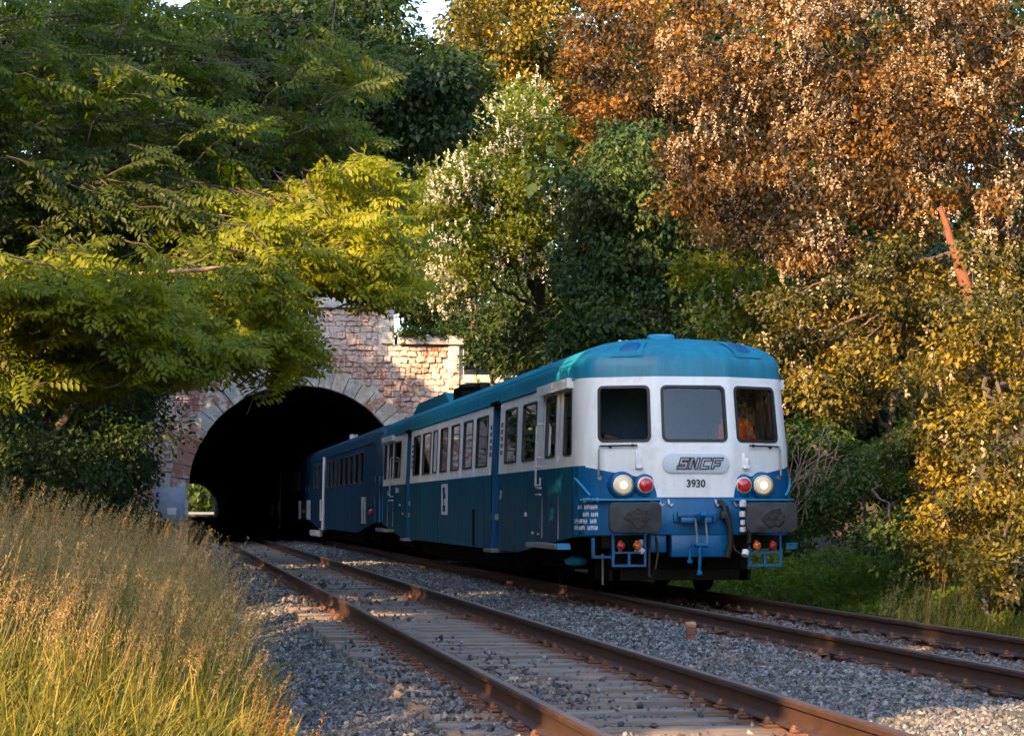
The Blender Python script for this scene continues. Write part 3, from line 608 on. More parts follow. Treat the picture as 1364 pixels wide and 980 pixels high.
def make_car(root, P, wins, recess, details=True, cabdoors=True):
    """wins: list of (y0, y1, kind) along the side in car metres"""
    def flip(v, half): return v if half == 0 else Vector((-v.x, CL-v.y, v.z))
    skirt, band, roof = MB(), MB(), MB()
    WZ0, WZ1 = 1.835, 2.67; mg = .03
    for half in (0, 1):
        sides = []
        # windows on this half, in s
        cells = []                                            # (s0, s1, z0, z1, kind) expanded by mg
        for sd_ in (-1, 1):
            for (y0, y1, kd) in wins:
                ya, yb = (y0, y1) if half == 0 else (CL-y1, CL-y0)
                if ya > CL/2 or ya < 0.9: continue
                ss = sorted((s_of_y(ya, sd_), s_of_y(yb, sd_)))
                cells.append((ss[0], ss[1], WZ0, WZ1, kd, .06))
            for (y0, y1) in recess:
                ya, yb = (y0, y1) if half == 0 else (CL-y1, CL-y0)
                if ya > CL/2: continue
                ss = sorted((s_of_y(ya, sd_), s_of_y(yb, sd_))); cells.append((ss[0], ss[1], None, None, 'door', 0))
        for xa, xb in ((-1.19, -.57), (-.425, .425), (.57, 1.19)):
            cells.append((s_of_x(xa), s_of_x(xb), 1.985, 2.70, 'screen', .075))
        brk = set([-_q for _q in _s]+[_q for _q in _s])
        for c in cells:
            e = 0 if c[4] == 'door' else mg
            lo, hi = c[0]-e, c[1]+e
            if c[4] == 'screen': brk = {b for b in brk if not (lo < b < hi)} | {lo+(hi-lo)*i/6 for i in range(7)}
            brk |= {lo, hi}
        for sd_ in (-1, 1):
            for y in (1.3, 2.0, 3.2, 4.4, 5.6, CL/2): brk.add(s_of_y(y, sd_))
        smax = s_of_y(CL/2, 1); brk = sorted(b for b in brk if -smax-1e-6 <= b <= smax+1e-6)
        br2 = [brk[0]]
        for b in brk[1:]:
            if b-br2[-1] > 1e-4: br2.append(b)
        brk = br2
        for s0, s1 in zip(brk[:-1], brk[1:]):
            sm = (s0+s1)/2; nose = abs(sm) < SN
            cell = next((c for c in cells if c[0]-mg-1e-5 <= s0 and s1 <= c[1]+mg+1e-5 and (c[4] != 'door' or (c[0]-1e-5 <= s0 and s1 <= c[1]+1e-5))), None)
            y0, y1 = plan(s0)[1], plan(s1)[1]
            b0 = bottom_z(y0) if half == 0 else bottom_z(CL-y0); b1 = bottom_z(y1) if half == 0 else bottom_z(CL-y1)
            def quad(mb, za0, za1, zb):
                zb0, zb1 = (zb, zb) if not isinstance(zb, tuple) else zb
                mb.add([flip(surf(s0, za0), half), flip(surf(s1, za1), half), flip(surf(s1, zb1), half), flip(surf(s0, zb0), half)], [(0, 1, 2, 3)])
            if not (cell and cell[4] == 'door'):
                quad(skirt, b0, b1, 1.276)
                if abs(sm) < s_of_x(1.33): quad(band, 1.276, 1.276, 1.68)
                else: quad(skirt, 1.276, 1.276, 1.68)
                if cell is None:
                    for za, zb in ((1.68, 1.885), (1.885, 2.82)): quad(band, za, za, zb)
                else:
                    if cell[4] == 'screen': quad(band, 1.68, 1.68, 1.885); quad(band, 1.885, 1.885, cell[2]-mg)
                    else: quad(band, 1.68, 1.68, cell[2]-mg)
                    quad(band, cell[3]+mg, cell[3]+mg, 2.82)
            for (d0, z0), (d1, z1) in zip(ROOF[:-1], ROOF[1:]):
                def rp(s, d, z):
                    p0 = surf(s, 2.82); t = Vector((0, max(1.75, p0.y), 0)); u = d/HW
                    return Vector((p0.x*(1-u), p0.y+(t.y-p0.y)*u, z))
                roof.add([flip(rp(s0, d0, z0), half), flip(rp(s1, d0, z0), half), flip(rp(s1, d1, z1), half), flip(rp(s0, d1, z1), half)], [(0, 1, 2, 3)])
        for (c0, c1, z0, z1, kd, r) in cells:
            if kd == 'door': continue
            # ring of wall between the square cell and the rounded opening
            inn = rrect(c0, c1, z0, z1, r); q = 4
            cor = [(c1+mg, z1+mg), (c0-mg, z1+mg), (c0-mg, z0-mg), (c1+mg, z0-mg)]
            def S(p, off=0): return flip(surf(p[0], p[1], off), half)
            nn = len(inn)
            def subdiv(loop, k=6):
                out = []
                for a, b in zip(loop, loop[1:]+loop[:1]):
                    m_ = k if abs(a[0]-b[0]) > .3 else 1
                    out += [(a[0]+(b[0]-a[0])*t/m_, a[1]+(b[1]-a[1])*t/m_) for t in range(m_)]
                return out
            for k in range(4):
                for j in range(q): band.add([S(cor[k]), S(inn[k*(q+1)+j]), S(inn[k*(q+1)+j+1])], [(0, 1, 2)])
                a, b = inn[k*(q+1)+q], inn[((k+1) % 4)*(q+1)]; ca, cb = cor[k], cor[(k+1) % 4]
                m_ = 6 if kd == 'screen' and abs(a[0]-b[0]) > .2 else 1
                for t in range(m_):
                    f = lambda p, w, t_: (p[0]+(w[0]-p[0])*t_/m_, p[1]+(w[1]-p[1])*t_/m_)
                    band.add([S(f(ca, cb, t)), S(f(a, b, t)), S(f(a, b, t+1)), S(f(ca, cb, t+1))], [(0, 1, 2, 3)])
            fr = MB(); e = .028 if kd == 'screen' else .02
            A = subdiv(inn); B = subdiv(rrect(c0+e, c1-e, z0+e, z1-e, max(.02, r-e)))
            n_ = min(len(A), len(B)); A, B = A[:n_], B[:n_]
            A2 = [(x+(0.008 if x > (c0+c1)/2 else -.008), z+(0.008 if z > (z0+z1)/2 else -.008)) for x, z in A]
            for la, lb, oa, ob in ((A2, A2, 0.001, .012), (A2, B, .012, .014), (B, B, .014, -.045)):
                for i in range(n_): j = (i+1) % n_; fr.add([S(la[i], oa), S(la[j], oa), S(lb[j], ob), S(lb[i], ob)], [(0, 1, 2, 3)])
            w = fr.build('windscreen' if kd == 'screen' else 'window', P['gasket'], root, 40)
            pn = MB(); o_ = -.012
            top = sorted(B, key=lambda p: (p[0]))
            if kd == 'screen':
                K = 8
                def zspan(x):
                    zs = []
                    for a, b in zip(B, B[1:]+B[:1]):
                        if (a[0]-x)*(b[0]-x) <= 0 and abs(a[0]-b[0]) > 1e-9: zs.append(a[1]+(b[1]-a[1])*(x-a[0])/(b[0]-a[0]))
                    return (min(zs), max(zs)) if zs else (z0+.2, z1-.2)
                xs = [c0+e+.0005+(c1-c0-2*e-.001)*t for t in (0, .015, .04, .075, .2, .4, .6, .8, .925, .96, .985, 1)]
                cols_ = [(x, *zspan(x)) for x in xs]
                for (xa, la, ha), (xb, lb_, hb) in zip(cols_[:-1], cols_[1:]): pn.add([S((xa, la), o_), S((xb, lb_), o_), S((xb, hb), o_), S((xa, ha), o_)], [(0, 1, 2, 3)])
            else: pn.add([S(p, o_) for p in B], [tuple(range(len(B)))])
            pn.build('pane', M['frost'] if kd == 'frost' else P['wglass'] if kd == 'screen' else P['sglass'], w, 60)
            if kd == 'drop':
                zc = z0+.40; mb = MB(); mb.add([S((c0+.02, zc-.022), .006), S((c1-.02, zc-.022), .006), S((c1-.02, zc+.022), .006), S((c0+.02, zc+.022), .006), S((c0+.02, zc-.022), -.03), S((c1-.02, zc-.022), -.03), S((c1-.02, zc+.022), -.03), S((c0+.02, zc+.022), -.03)], [(0,1,2,3),(4,5,6,7),(0,1,5,4),(2,3,7,6)]); mb.build('glazing_bar', P['gasket'], w)
        # recessed passenger doors
        for (y0, y1) in recess:
            ya, yb = (y0, y1) if half == 0 else (CL-y1, CL-y0)
            if ya > CL/2: continue
            for sd_ in (-1, 1):
                dep = .17; zb = .45; zt = 2.86
                def D(y, z, o): 
                    v = surf(s_of_y(y, sd_), min(z, 2.82)); v.x -= sd_*o; v.z = z; return flip(v, half)
                mb = MB()
                for (p1, p2) in (((ya, 0), (ya, dep)), ((yb, 0), (yb, dep))):
                    mb.add([D(p1[0], zb, p1[1]), D(p2[0], zb, p2[1]), D(p2[0], zt, p2[1]), D(p1[0], zt, p1[1])], [(0, 1, 2, 3)])
                mb.build('door_jamb', P['jamb'], root, None)
                mb = MB(); mb.add([D(ya, zb, dep), D(yb, zb, dep), D(yb, zt, dep), D(ya, zt, dep)], [(0, 1, 2, 3)])
                mb.add([D((ya+yb)/2-.01, zb, dep-.01), D((ya+yb)/2+.01, zb, dep-.01), D((ya+yb)/2+.01, zt, dep-.01), D((ya+yb)/2-.01, zt, dep-.01)], [(0, 1, 2, 3)])
                dr = mb.build('passenger_door', P['jamb'], root, None)
                for yy in ((ya*.75+yb*.25), (ya*.25+yb*.75)):
                    mb = MB(); mb.add([D(yy-.13, 1.8, dep-.006), D(yy+.13, 1.8, dep-.006), D(yy+.13, 2.55, dep-.006), D(yy-.13, 2.55, dep-.006)], [(0, 1, 2, 3)]); mb.build('door_glass', P['sglass'], dr, None)
                mb = MB(); v = [D(ya-.06, .44, -.12), D(yb+.06, .44, -.12), D(yb+.06, .44, dep+.1), D(ya-.06, .44, dep+.1)]; v += [q+Vector((0, 0, .05)) for q in v]
                mb.add(v, [(0,1,2,3),(4,5,6,7),(0,1,5,4),(1,2,6,5),(2,3,7,6),(3,0,4,7)]); mb.build('door_step', M['greystep'], root, None)
                mb = MB(); v = [D(ya-.05, 2.80, -.05), D(yb+.05, 2.80, -.05), D(yb+.05, 2.80, .06), D(ya-.05, 2.80, .06)]; v += [q+Vector((0, 0, .05)) for q in v]
                mb.add(v, [(0,1,2,3),(4,5,6,7),(0,1,5,4),(1,2,6,5),(2,3,7,6),(3,0,4,7)]); mb.build('drip_strip', M['black'], root, None)
    skirt.build('lower_body', P['skirt'], root, 24)
    band.build('window_band', P['band'], root, 24)
    roof.build('roof', P['roof'], root, 32)
    for sd_ in (-1, 1):
        mb = MB(); mb.tube([(sd_*(HW-.035), y, 2.825) for y in (1.0, 10, 18, CL-1.0)], .018, 6); mb.build('rain_gutter', P['roof'], root)
        mb = MB(); mb.tube([(sd_*(HW-.012), y, 3.06) for y in (1.0, CL-1.0)], .006, 5); mb.build('roof_seam', P['roof'], root)
    # belt moulding under the windows and the floor and walls inside
    mb = MB(); mb.box(-1.36, 1.36, .8, CL-.8, .95, 1.05); mb.box(-1.3, 1.3, 1.2, CL-1.2, 2.78, 2.8); mb.build('floor', M['interior'], root, None)
    mb = MB()
    for y in (2.25, CL-2.25): mb.box(-1.36, 1.36, y, y+.05, 1.05, 3.0)
    mb.build('cab_partition', M['cabskyblue'], root, None)
    # underframe, bogies
    mb = MB(); mb.box(-1.15, 1.15, .35, CL-.35, .62, .95); mb.box(-1.2, 1.2, 7.2, 20.4, .18, .62, .03); mb.box(-1.22, -.4, 5.9, 7.0, .3, .62, .02); mb.box(-1.2, 1.2, 6.4, 7.0, .2, .6, .05); mb.build('underframe', M['black'], root, None)
    for yc in (4.0, CL-4.0):
        mb = MB()
        for sd_ in (-1, 1):
            mb.prism([(-2.0, .62), (2.0, .62), (1.95, .42), (1.55, .38), (1.2, .30), (-1.2, .30), (-1.55, .38), (-1.95, .42)], sd_*.98, sd_*1.10, lambda x, y, z: (z, yc+x, y))
            for yy in (-1.3, 1.3): mb.box(sd_*.95-.16*(sd_ < 0), sd_*.95+.16*(sd_ > 0), yc+yy-.16, yc+yy+.16, .32, .64, .03)
            for yy in (-.35, 0, .35): mb.lathe([(.10, 0), (.10, .3)], (sd_*1.04, yc+yy, .3), (0, 0, 1), 10)
        mb.box(-.9, .9, yc-.3, yc+.3, .35, .62); mb.box(-.95, .95, yc-1.95, yc-1.8, .4, .55)
        bg = mb.build('bogie', M['black'], root, 30)
        for yy in (-1.3, 1.3):
            for sd_ in (-1, 1):
                w = MB(); w.lathe([(.10, -.09), (.12, -.07), (.40, -.07), (.42, -.04), (.42, .045), (.46, .05), (.46, .075), (.40, .075), (.36, .03), (.14, .03), (.12, .06), (.08, .07)], (sd_*.75, yc+yy, .42), (-sd_, 0, 0), 28); w.build('wheel', M['black'], bg, 40)
    # seats inside
    sm = MB(); sm.box(-.5, .5, -.06, .06, 1.45, 2.12, .03); sm.box(-.5, .5, -.5, -.06, 1.42, 1.52, .03); sme = sm.mesh('seat', 40); sme.materials.append(M['seat'])
    for y in (4.3, 6.2, 9.7, 11.5, 13.3, 15.0, 17.4, 19.2, 23.2):
        for x in (-.78, .78): link('seat', sme, None, root, (x, y, 0))
    if cabdoors:
        for half in (0, 1):
            for sd_ in (-1, 1):
                def C(y, z, o):
                    v = surf(s_of_y(y, sd_), z, o); return flip(v, half)
                # white hood over the cab door
                mb = MB(); v = [C(.98, 2.71, -.02), C(3.5, 2.71, -.02), C(3.5, 2.71, .09), C(.98, 2.71, .09)]; v += [q+Vector((0, 0, .13)) for q in v]
                mb.add(v, [(0,1,2,3),(4,5,6,7),(0,1,5,4),(1,2,6,5),(2,3,7,6),(3,0,4,7)]); mb.build('door_hood', P['band'], root, None)
                # door outline: proud strips
                mb = MB()
                for y in (2.02, 3.34):
                    v = [C(y-.016, .72, .001), C(y+.016, .72, .001), C(y+.016, 2.70, .001), C(y-.016, 2.70, .001), C(y-.012, .72, .012), C(y+.012, .72, .012), C(y+.012, 2.70, .012), C(y-.012, 2.70, .012)]
                    mb.add(v, [(4,5,6,7),(0,1,5,4),(1,2,6,5),(2,3,7,6),(3,0,4,7)])
                mb.build('cab_door_edge', M['steel'] if details else P['skirt'], root, None)
                mb = MB(); v = [C(1.1, .60, 0), C(3.55, .60, 0), C(3.55, .60, .2), C(1.1, .60, .2)]; v += [q+Vector((0, 0, .06)) for q in v]
                mb.add(v, [(0,1,2,3),(4,5,6,7),(0,1,5,4),(1,2,6,5),(2,3,7,6),(3,0,4,7)]); mb.build('cab_step', M['greystep'], root, None)
                mb = MB(); v = [C(.98, .60, .03), C(1.12, .60, .03), C(1.12, .60, .19), C(.98, .60, .19)]; v += [q+Vector((0, 0, .08)) for q in v]
                mb.add(v, [(0,1,2,3),(4,5,6,7),(0,1,5,4),(1,2,6,5),(2,3,7,6),(3,0,4,7)]); mb.build('step_bracket', P['accent'], root, None)
                for y, z0, z1 in ((3.42, 1.72, 2.32), (3.40, 1.42, 1.85)):
                    mb = MB(); mb.tube([C(y, z0, .0), C(y, z0, .07), C(y, z0+.03, .085), C(y, z1-.03, .085), C(y, z1, .07), C(y, z1, 0)], .016, 8); mb.build('handrail', M['silver'], root)
                mb = MB(); mb.tube([C(3.42, 1.46, .085), C(3.0, 1.46, .085), C(3.0, 1.56, .085)], .014, 8); mb.tube([C(3.42, 1.33, .0), C(3.42, 1.33, .08), C(3.1, 1.33, .08)], .012, 8); mb.build('door_handle', M['silver'], root)
    return root

def buffers(root, half=0):
    for sd_ in (-1, 1):
        def fl(p): return p if half == 0 else (-p[0], CL-p[1], p[2])
        mb = MB(); mb.lathe([(.15, 0), (.15, .10), (.13, .12), (.13, .40), (.10, .41), (.085, .42), (.085, .66), (.12, .68)], fl((sd_*.875, .26, 1.02)), (0, -1 if half == 0 else 1, 0), 18)
        sh = mb.build('buffer', M['black'], root, 35)
        mb = MB(); pts = rrect(-.335, .335, -.19, .19, .085, 5); f = -.40
        def bp(p, yy, dome=0): 
            return fl((sd_*.875+p[0], yy, 1.02+p[1]))
        n = len(pts); lay = []
        for sc_, yy in ((1.0, -.385), (1.0, -.425), (.97, -.437), (.6, -.447), (.25, -.452)): lay.append([bp((p[0]*sc_, p[1]*sc_), yy) for p in pts])
        mb.add([q for l in lay for q in l], [(i*n+k, i*n+(k+1) % n, (i+1)*n+(k+1) % n, (i+1)*n+k) for i in range(len(lay)-1) for k in range(n)]+[tuple(range(n)), tuple((len(lay)-1)*n+k for k in range(n))])
        pl = mb.build('buffer_plate', M['buffer'], sh, 30)
        mb = MB(); rr = random.Random(3+sd_)
        ring = [(math.cos(2*PI*k/16)*.15*(1+.3*rr.uniform(-1, 1))+.03, math.sin(2*PI*k/16)*.125*(1+.3*rr.uniform(-1, 1))+.0) for k in range(16)]
        mb.add([fl((sd_*.875+x, -.4545, 1.02+z)) for x, z in ring]+[fl((sd_*.875+x*.93, -.4575, 1.02+z*.93)) for x, z in ring], [(k, (k+1) % 16, 16+(k+1) % 16, 16+k) for k in range(16)]+[tuple(range(16, 32))])
        mb.build('grease_patch', M['grease'], pl, None)

car = empty('railcar', (TRACKC[1], 27.96, 0)); tag(car, 'blue and white diesel railcar in front, with lit headlights and three windscreens', 'railcar', 'railcars coupled in one train')
WINS = [(1.06, 1.66, 'plain'), (2.32, 3.12, 'plain'), (3.95, 5.2, 'drop'), (5.75, 6.95, 'plain'),
        (8.85, 10.25, 'plain'), (10.75, 11.95, 'plain'), (12.5, 13.7, 'plain'), (14.25, 15.35, 'plain'), (15.85, 16.55, 'frost'), (16.95, 18.4, 'plain'), (18.85, 20.1, 'plain'),
        (22.75, 24.15, 'drop'), (24.6, 25.4, 'plain'), (25.98, 26.58, 'plain')]
P1 = dict(skirt=M['reflectblue'], band=M['white'], roof=M['roofblue'], jamb=M['blue'], accent=simple('bright blue step paint', (0.02, 0.26, 0.5), 0.5), gasket=M['rubber'], wglass=M['glass'], sglass=M['sideglass'])
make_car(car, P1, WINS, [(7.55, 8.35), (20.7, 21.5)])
buffers(car)
def FS(x, z, off=.004): return surf(s_of_x(x), z, off)
# blue nose panel below the white, wrapping the corners, and the raised headlight pods
mb = MB(); xs = [-1.418]+[-1.40+2.80*i/40 for i in range(41)]+[1.418]
for x0, x1 in zip(xs[:-1], xs[1:]):
    for z0, z1 in ((.80, 1.0), (1.0, 1.276)):
        mb.add([FS(x0, z0, .003), FS(x1, z0, .003), FS(x1, z1, .003), FS(x0, z1, .003)], [(0, 1, 2, 3)])
mb.build('nose_panel', M['blue'], car, 24)
for sd_ in (-1, 1):
    mb = MB(); n = 30
    def top(x): return float(np.interp(x, [.50, .52, .56, .62, .70, .85, 1.05, 1.25, 1.418], [1.30, 1.40, 1.47, 1.515, 1.535, 1.56, 1.60, 1.645, 1.68]))
    cols_ = [.50+(1.418-.50)*(i/n)**1.2 for i in range(n+1)]
    for x0, x1 in zip(cols_[:-1], cols_[1:]): mb.add([FS(sd_*x0, 1.27, .005), FS(sd_*x1, 1.27, .005), FS(sd_*x1, top(x1), .005), FS(sd_*x0, top(x0), .005)], [(0, 1, 2, 3)])
    mb.build('light_panel', M['blue'], car, 24)
    # pod: oval drum around both lamps
    for xl, r, big in ((.915, .155, True), (.64, .125, False)):
        c0 = FS(sd_*xl, 1.43, 0); y_f = c0.y
        mb = MB(); yb = y_f+.12; yf = FS(sd_*.62, 1.43).y-.035
        yf = min(yf, y_f-.05) if not big else y_f-.12
        ln = yb-yf
        mb.lathe([(r+.02, 0), (r+.018, ln*.7), (r+.008, ln-.01), (r-.012, ln), (r-.018, ln-.03)], (c0.x, yb, 1.43), (0, -1, 0), 28)
        hd = mb.build('headlight' if big else 'tail_light', M['blue'], car, 40)
        mb = MB(); rr_ = r*(.86 if big else .86); mb.lathe([(rr_, 0), (rr_, .012), (rr_-.014, .014)], (c0.x, yf+.012, 1.43), (0, -1, 0), 28); mb.build('rim', M['chrome'], hd, 40)
        mb = MB(); rl = r*(.74 if big else .76); mb.lathe([(rl, 0), (rl*.9, .012), (rl*.6, .024), (rl*.3, .03), (0.002, .032)], (c0.x, yf+.006, 1.43), (0, -1, 0), 28); mb.build('lens', M['lamp'] if big else M['red'], hd, 60)
        mb = MB(); mb.lathe([(rl*(.42 if big else .22), 0), (rl*.3 if big else rl*.12, .012), (.002, .016)], (c0.x+(.0 if big else .015), yf-.024, 1.43+(.0 if big else .012)), (0, -1, 0), 16); mb.build('bulb', M['lampcore'] if big else M['red'], hd, 60)
    # ledge under the lamps
    mb = MB()
    for x0, x1 in zip(np.linspace(.45, 1.33, 9)[:-1], np.linspace(.45, 1.33, 9)[1:]):
        v = [FS(sd_*x, 1.235, o) for x, o in ((x0, .0), (x1, .0), (x1, .10), (x0, .10))]; v += [q+Vector((0, 0, .025)) for q in v]
        mb.add(v, [(0,1,2,3),(4,5,6,7),(0,1,5,4),(1,2,6,5),(2,3,7,6),(3,0,4,7)])
    mb.build('lamp_ledge', P1['accent'], car, None)
    # wiper, its arm tube and the upright grab rail
    mb = MB(); a, b = (FS(sd_*1.16, 1.93, .045), FS(sd_*.72, 1.935, .045)); mb.tube([a, b], .013, 6); mb.tube([a.lerp(b, .25), a.lerp(b, .3)+Vector((0, .03, -.02))], .02, 6); mb.tube([a.lerp(b, .85), a.lerp(b, .9)], .022, 6); mb.build('wiper', M['rubber'], car)
    mb = MB(); mb.tube([FS(sd_*1.16, 1.93, 0), FS(sd_*1.16, 1.925, .06), FS(sd_*1.165, 1.88, .065), FS(sd_*1.165, 1.56, .065), FS(sd_*1.165, 1.53, 0)], .013, 8); mb.lathe([(.03, 0), (.03, .03)], FS(sd_*1.165, 1.525, 0), (sd_*.5, -1, 0), 10); mb.build('handrail', M['steel'], car)
    mb = MB(); mb.tube([FS(sd_*1.40, 1.52, .03), FS(sd_*1.33, 1.40, .035), FS(sd_*1.27, 1.30, .03)], .016, 6); mb.build('grab_handle', P1['accent'], car)
    # lamp iron
    mb = MB(); c = FS(sd_*.72 if sd_ < 0 else .68, 1.73, 0); mb.box(c.x-.04, c.x-.015, c.y-.04, c.y, c.z-.09, c.z+.11, .004); mb.box(c.x-.04, c.x+.045, c.y-.06, c.y, c.z-.09, c.z-.06, .004); mb.box(c.x-.015, c.x+.035, c.y-.035, c.y-.005, c.z-.06, c.z+.05, .004); mb.build('lamp_bracket', M['white'], car)
    # roof light hatch: a flush panel with a darker oval cover
    def rp2(s_, d, o):
        z = float(np.interp(d, [q[0] for q in ROOF], [q[1] for q in ROOF])); p0 = surf(s_, 2.82); u = d/HW
        return Vector((p0.x*(1-u), p0.y+(1.75-p0.y)*u-o*.5, z+o*.85))
    sa, sb = s_of_x(sd_*.66), s_of_x(sd_*1.08); K = 10
    def patch(s0, s1, d0, d1, o, oval=False):
        vs_ = []; fs_ = []
        for i in range(K+1):
            for j in range(K+1):
                a_, b2 = i/K*2-1, j/K*2-1
                if oval:
                    a_, b2 = (a_*math.sqrt(1-b2*b2*.38), b2*math.sqrt(1-a_*a_*.38))
                h = o*(1 if not oval else max(0.15, 1-max(abs(i/K*2-1), abs(j/K*2-1))**4))
                vs_.append(rp2((s0+s1)/2+(s1-s0)/2*a_*(1-.10*(b2+1)/2), (d0+d1)/2+(d1-d0)/2*b2, h))
        fs_ = [(i*(K+1)+j, (i+1)*(K+1)+j, (i+1)*(K+1)+j+1, i*(K+1)+j+1) for i in range(K) for j in range(K)]
        mb_ = MB(); mb_.add(vs_, fs_); return mb_
    o = patch(sa, sb, .045, .42, .016).build('roof_hatch', M['roofblue'], car, 60)
    patch(sa+(sb-sa)*.12, sb-(sb-sa)*.14, .085, .33, .05, True).build('light_cover', M['blue'], o, 60)
    # brackets with small lamps under the buffer beam
    bxs = sd_*.86 - (.02 if sd_ < 0 else -.02)
    mb = MB(); y = -.05
    for z0, z1, xa, xb in ((.40, .43, -.22, .22), (.565, .59, -.22, .22)): mb.box(bxs+xa, bxs+xb, y-.02, y+.02, z0, z1)
    for x in (-.22, -.015, .19): mb.box(bxs+x, bxs+x+.03, y-.019, y+.019, .43, .565 if x == -.015 else .84)
    br = mb.build('lamp_step', P1['jamb'], car, None)
    for dx, mt in ((-.11, 'red' if sd_ < 0 else 'orange'), (.10, 'orange' if sd_ < 0 else 'red')):
        mb = MB(); mb.lathe([(.045, 0), (.055, .02), (.05, .06), (.03, .08), (.002, .085)], (bxs+dx, y-.0, .665), (0, -1, 0), 16); mb.box(bxs+dx-.02, bxs+dx+.02, y-.0, y+.04, .59, .73); mb.build('marker_lamp', M[mt], br, 40)
# buffer beam and lower apron
mb = MB(); mb.box(-.60, .60, -.012, .25, .80, 1.25, .012); mb.build('buffer_beam', M['blue'], car)
mb = MB(); mb.box(-.32, .42, .0, .2, .52, .80, .012); mb.box(-.60, -.38, .02, .2, .58, .80, .012); mb.build('apron', M['blue'], car)
mb = MB()
for x in (-1.28, -1.02): mb.box(x, x+.04, .35, .4, .52, .76)
mb.box(-1.28, -.98, .35, .4, .50, .535); mb.build('ladder_step', M['blue'], car, None)
# draw hook, screw link, hoses
mb = MB(); mb.box(-.26, .22, -.10, .02, 1.02, 1.09, .01); mb.box(-.22, .18, -.12, .02, .95, 1.02, .01); mb.box(-.30, -.24, -.06, .02, .96, 1.08, .01); mb.box(.2, .26, -.06, .02, .96, 1.08, .01); cp = mb.build('coupler', M['blue'], car)
mb = MB(); mb.prism([(-.10, .0), (-.34, .02), (-.40, .08), (-.36, .13), (-.31, .09), (-.10, .08)], -.03, .03, lambda x, y, z: (z, x, y+.97)); mb.build('draw_hook', M['blue'], cp)
for x in (-.06, .07):
    mb = MB(); mb.tube([(x, -.22, 1.0), (x+.02, -.22, .78), (x+.02, -.22, .68)], .014, 8); mb.build('coupling_link', M['steel'], cp)
mb = MB(); mb.tube([(-.07, -.22, .675), (.10, -.22, .675)], .03, 8); mb.tube([(.0, -.22, .66), (-.01, -.22, .34)], [.022, .02], 8); mb.lathe([(.035, 0), (.04, .03), (.02, .06)], (-.01, -.22, .30), (0, 0, 1), 10); mb.tube([(-.13, -.2, .62), (-.13, -.2, .47)], .02, 8); mb.lathe([(.035, 0), (.035, .04)], (-.13, -.2, .45), (0, 0, 1), 10); mb.build('coupling_screw', P1['jamb'], cp)
mb = MB(); mb.tube([(.32, .0, 1.22), (.36, -.10, 1.15), (.40, -.13, .9), (.42, -.10, .68), (.38, -.08, .52)], .042, 10); mb.box(.30, .42, -.14, -.02, 1.0, 1.1, .01); mb.build('brake_hose', M['rubber'], car)
mb = MB(); mb.tube([(.62, .0, 1.22), (.66, -.09, 1.15), (.68, -.12, .9), (.66, -.12, .7), (.62, -.11, .58)], .032, 10); hb = mb.build('air_hose', M['rubber'], car)
mb = MB(); mb.tube([(.62, -.10, .6), (.60, -.13, .54)], .045, 10); mb.build('hose_end', M['whitehose'], hb)
for (z, r, h) in ((1.18, .045, .09), (1.05, .05, .08), (.95, .035, .07), (.86, .045, .07)):
    mb = MB(); mb.lathe([(r*.6, 0), (r, .01), (r, h-.01), (r*.5, h)], (.59, -.09, z-.03), (0, 0, 1), 10); mb.build('cock_fitting', M['whitehose'], hb)
mb = MB(); mb.tube([(-.52, 0, .78), (-.50, -.05, .6), (-.54, -.06, .38), (-.58, -.06, .26), (-.62, -.06, .27), (-.62, -.05, .42), (-.60, -.0, .78)], .016, 8); mb.build('jumper_cable', M['rubber'], car)
mb = MB(); mb.tube([(-.70, .05, .72), (-.74, -.04, .62)], .035, 8); mb.tube([(-.74, -.04, .62), (-.69, -.06, .58)], .04, 8); mb.build('hose_cap', M['whitehose'], car)
mb = MB(); mb.tube([(.45, -.02, .74), (.5, -.05, .60), (.6, -.06, .54), (.72, -.05, .6), (.8, 0, .76)], .014, 8); mb.build('hose_loop', M['rubber'], car)
# obstacle guard and sand pipes under the nose
mb = MB(); mb.box(-.95, .95, .9, .94, .2, .34); mb.box(-.9, -.8, .9, .96, .2, .62); mb.box(.8, .9, .9, .96, .2, .62); mb.tube([(-.6, .5, .62), (-.62, .55, .4), (-.7, 1.2, .32)], .03, 6); mb.tube([(.2, .5, .6), (.25, .6, .42), (.3, 1.4, .36)], .03, 6); mb.box(-1.0, 1.0, 1.6, 1.7, .2, .6); mb.build('rail_guard', M['black'], car, None)
mb = MB(); mb.tube([(-1.05, .8, .55), (-1.05, .8, .15)], .015, 6); mb.build('sand_pipe', M['steel'], car)
# white chalk like smears of lime on the guard
# hooks near the beam
for x in (-.47, -.36, .25, .34, .5, .59):
    mb = MB(); c = FS(x, 1.215, .0); mb.tube([c+Vector((0, -.02, .03)), c+Vector((.0, -.06, -.02)), c+Vector((.02, -.05, -.05)), c+Vector((.05, -.03, -.03))], .012, 6); mb.build('coupling_eye', M['whitehose'], car)
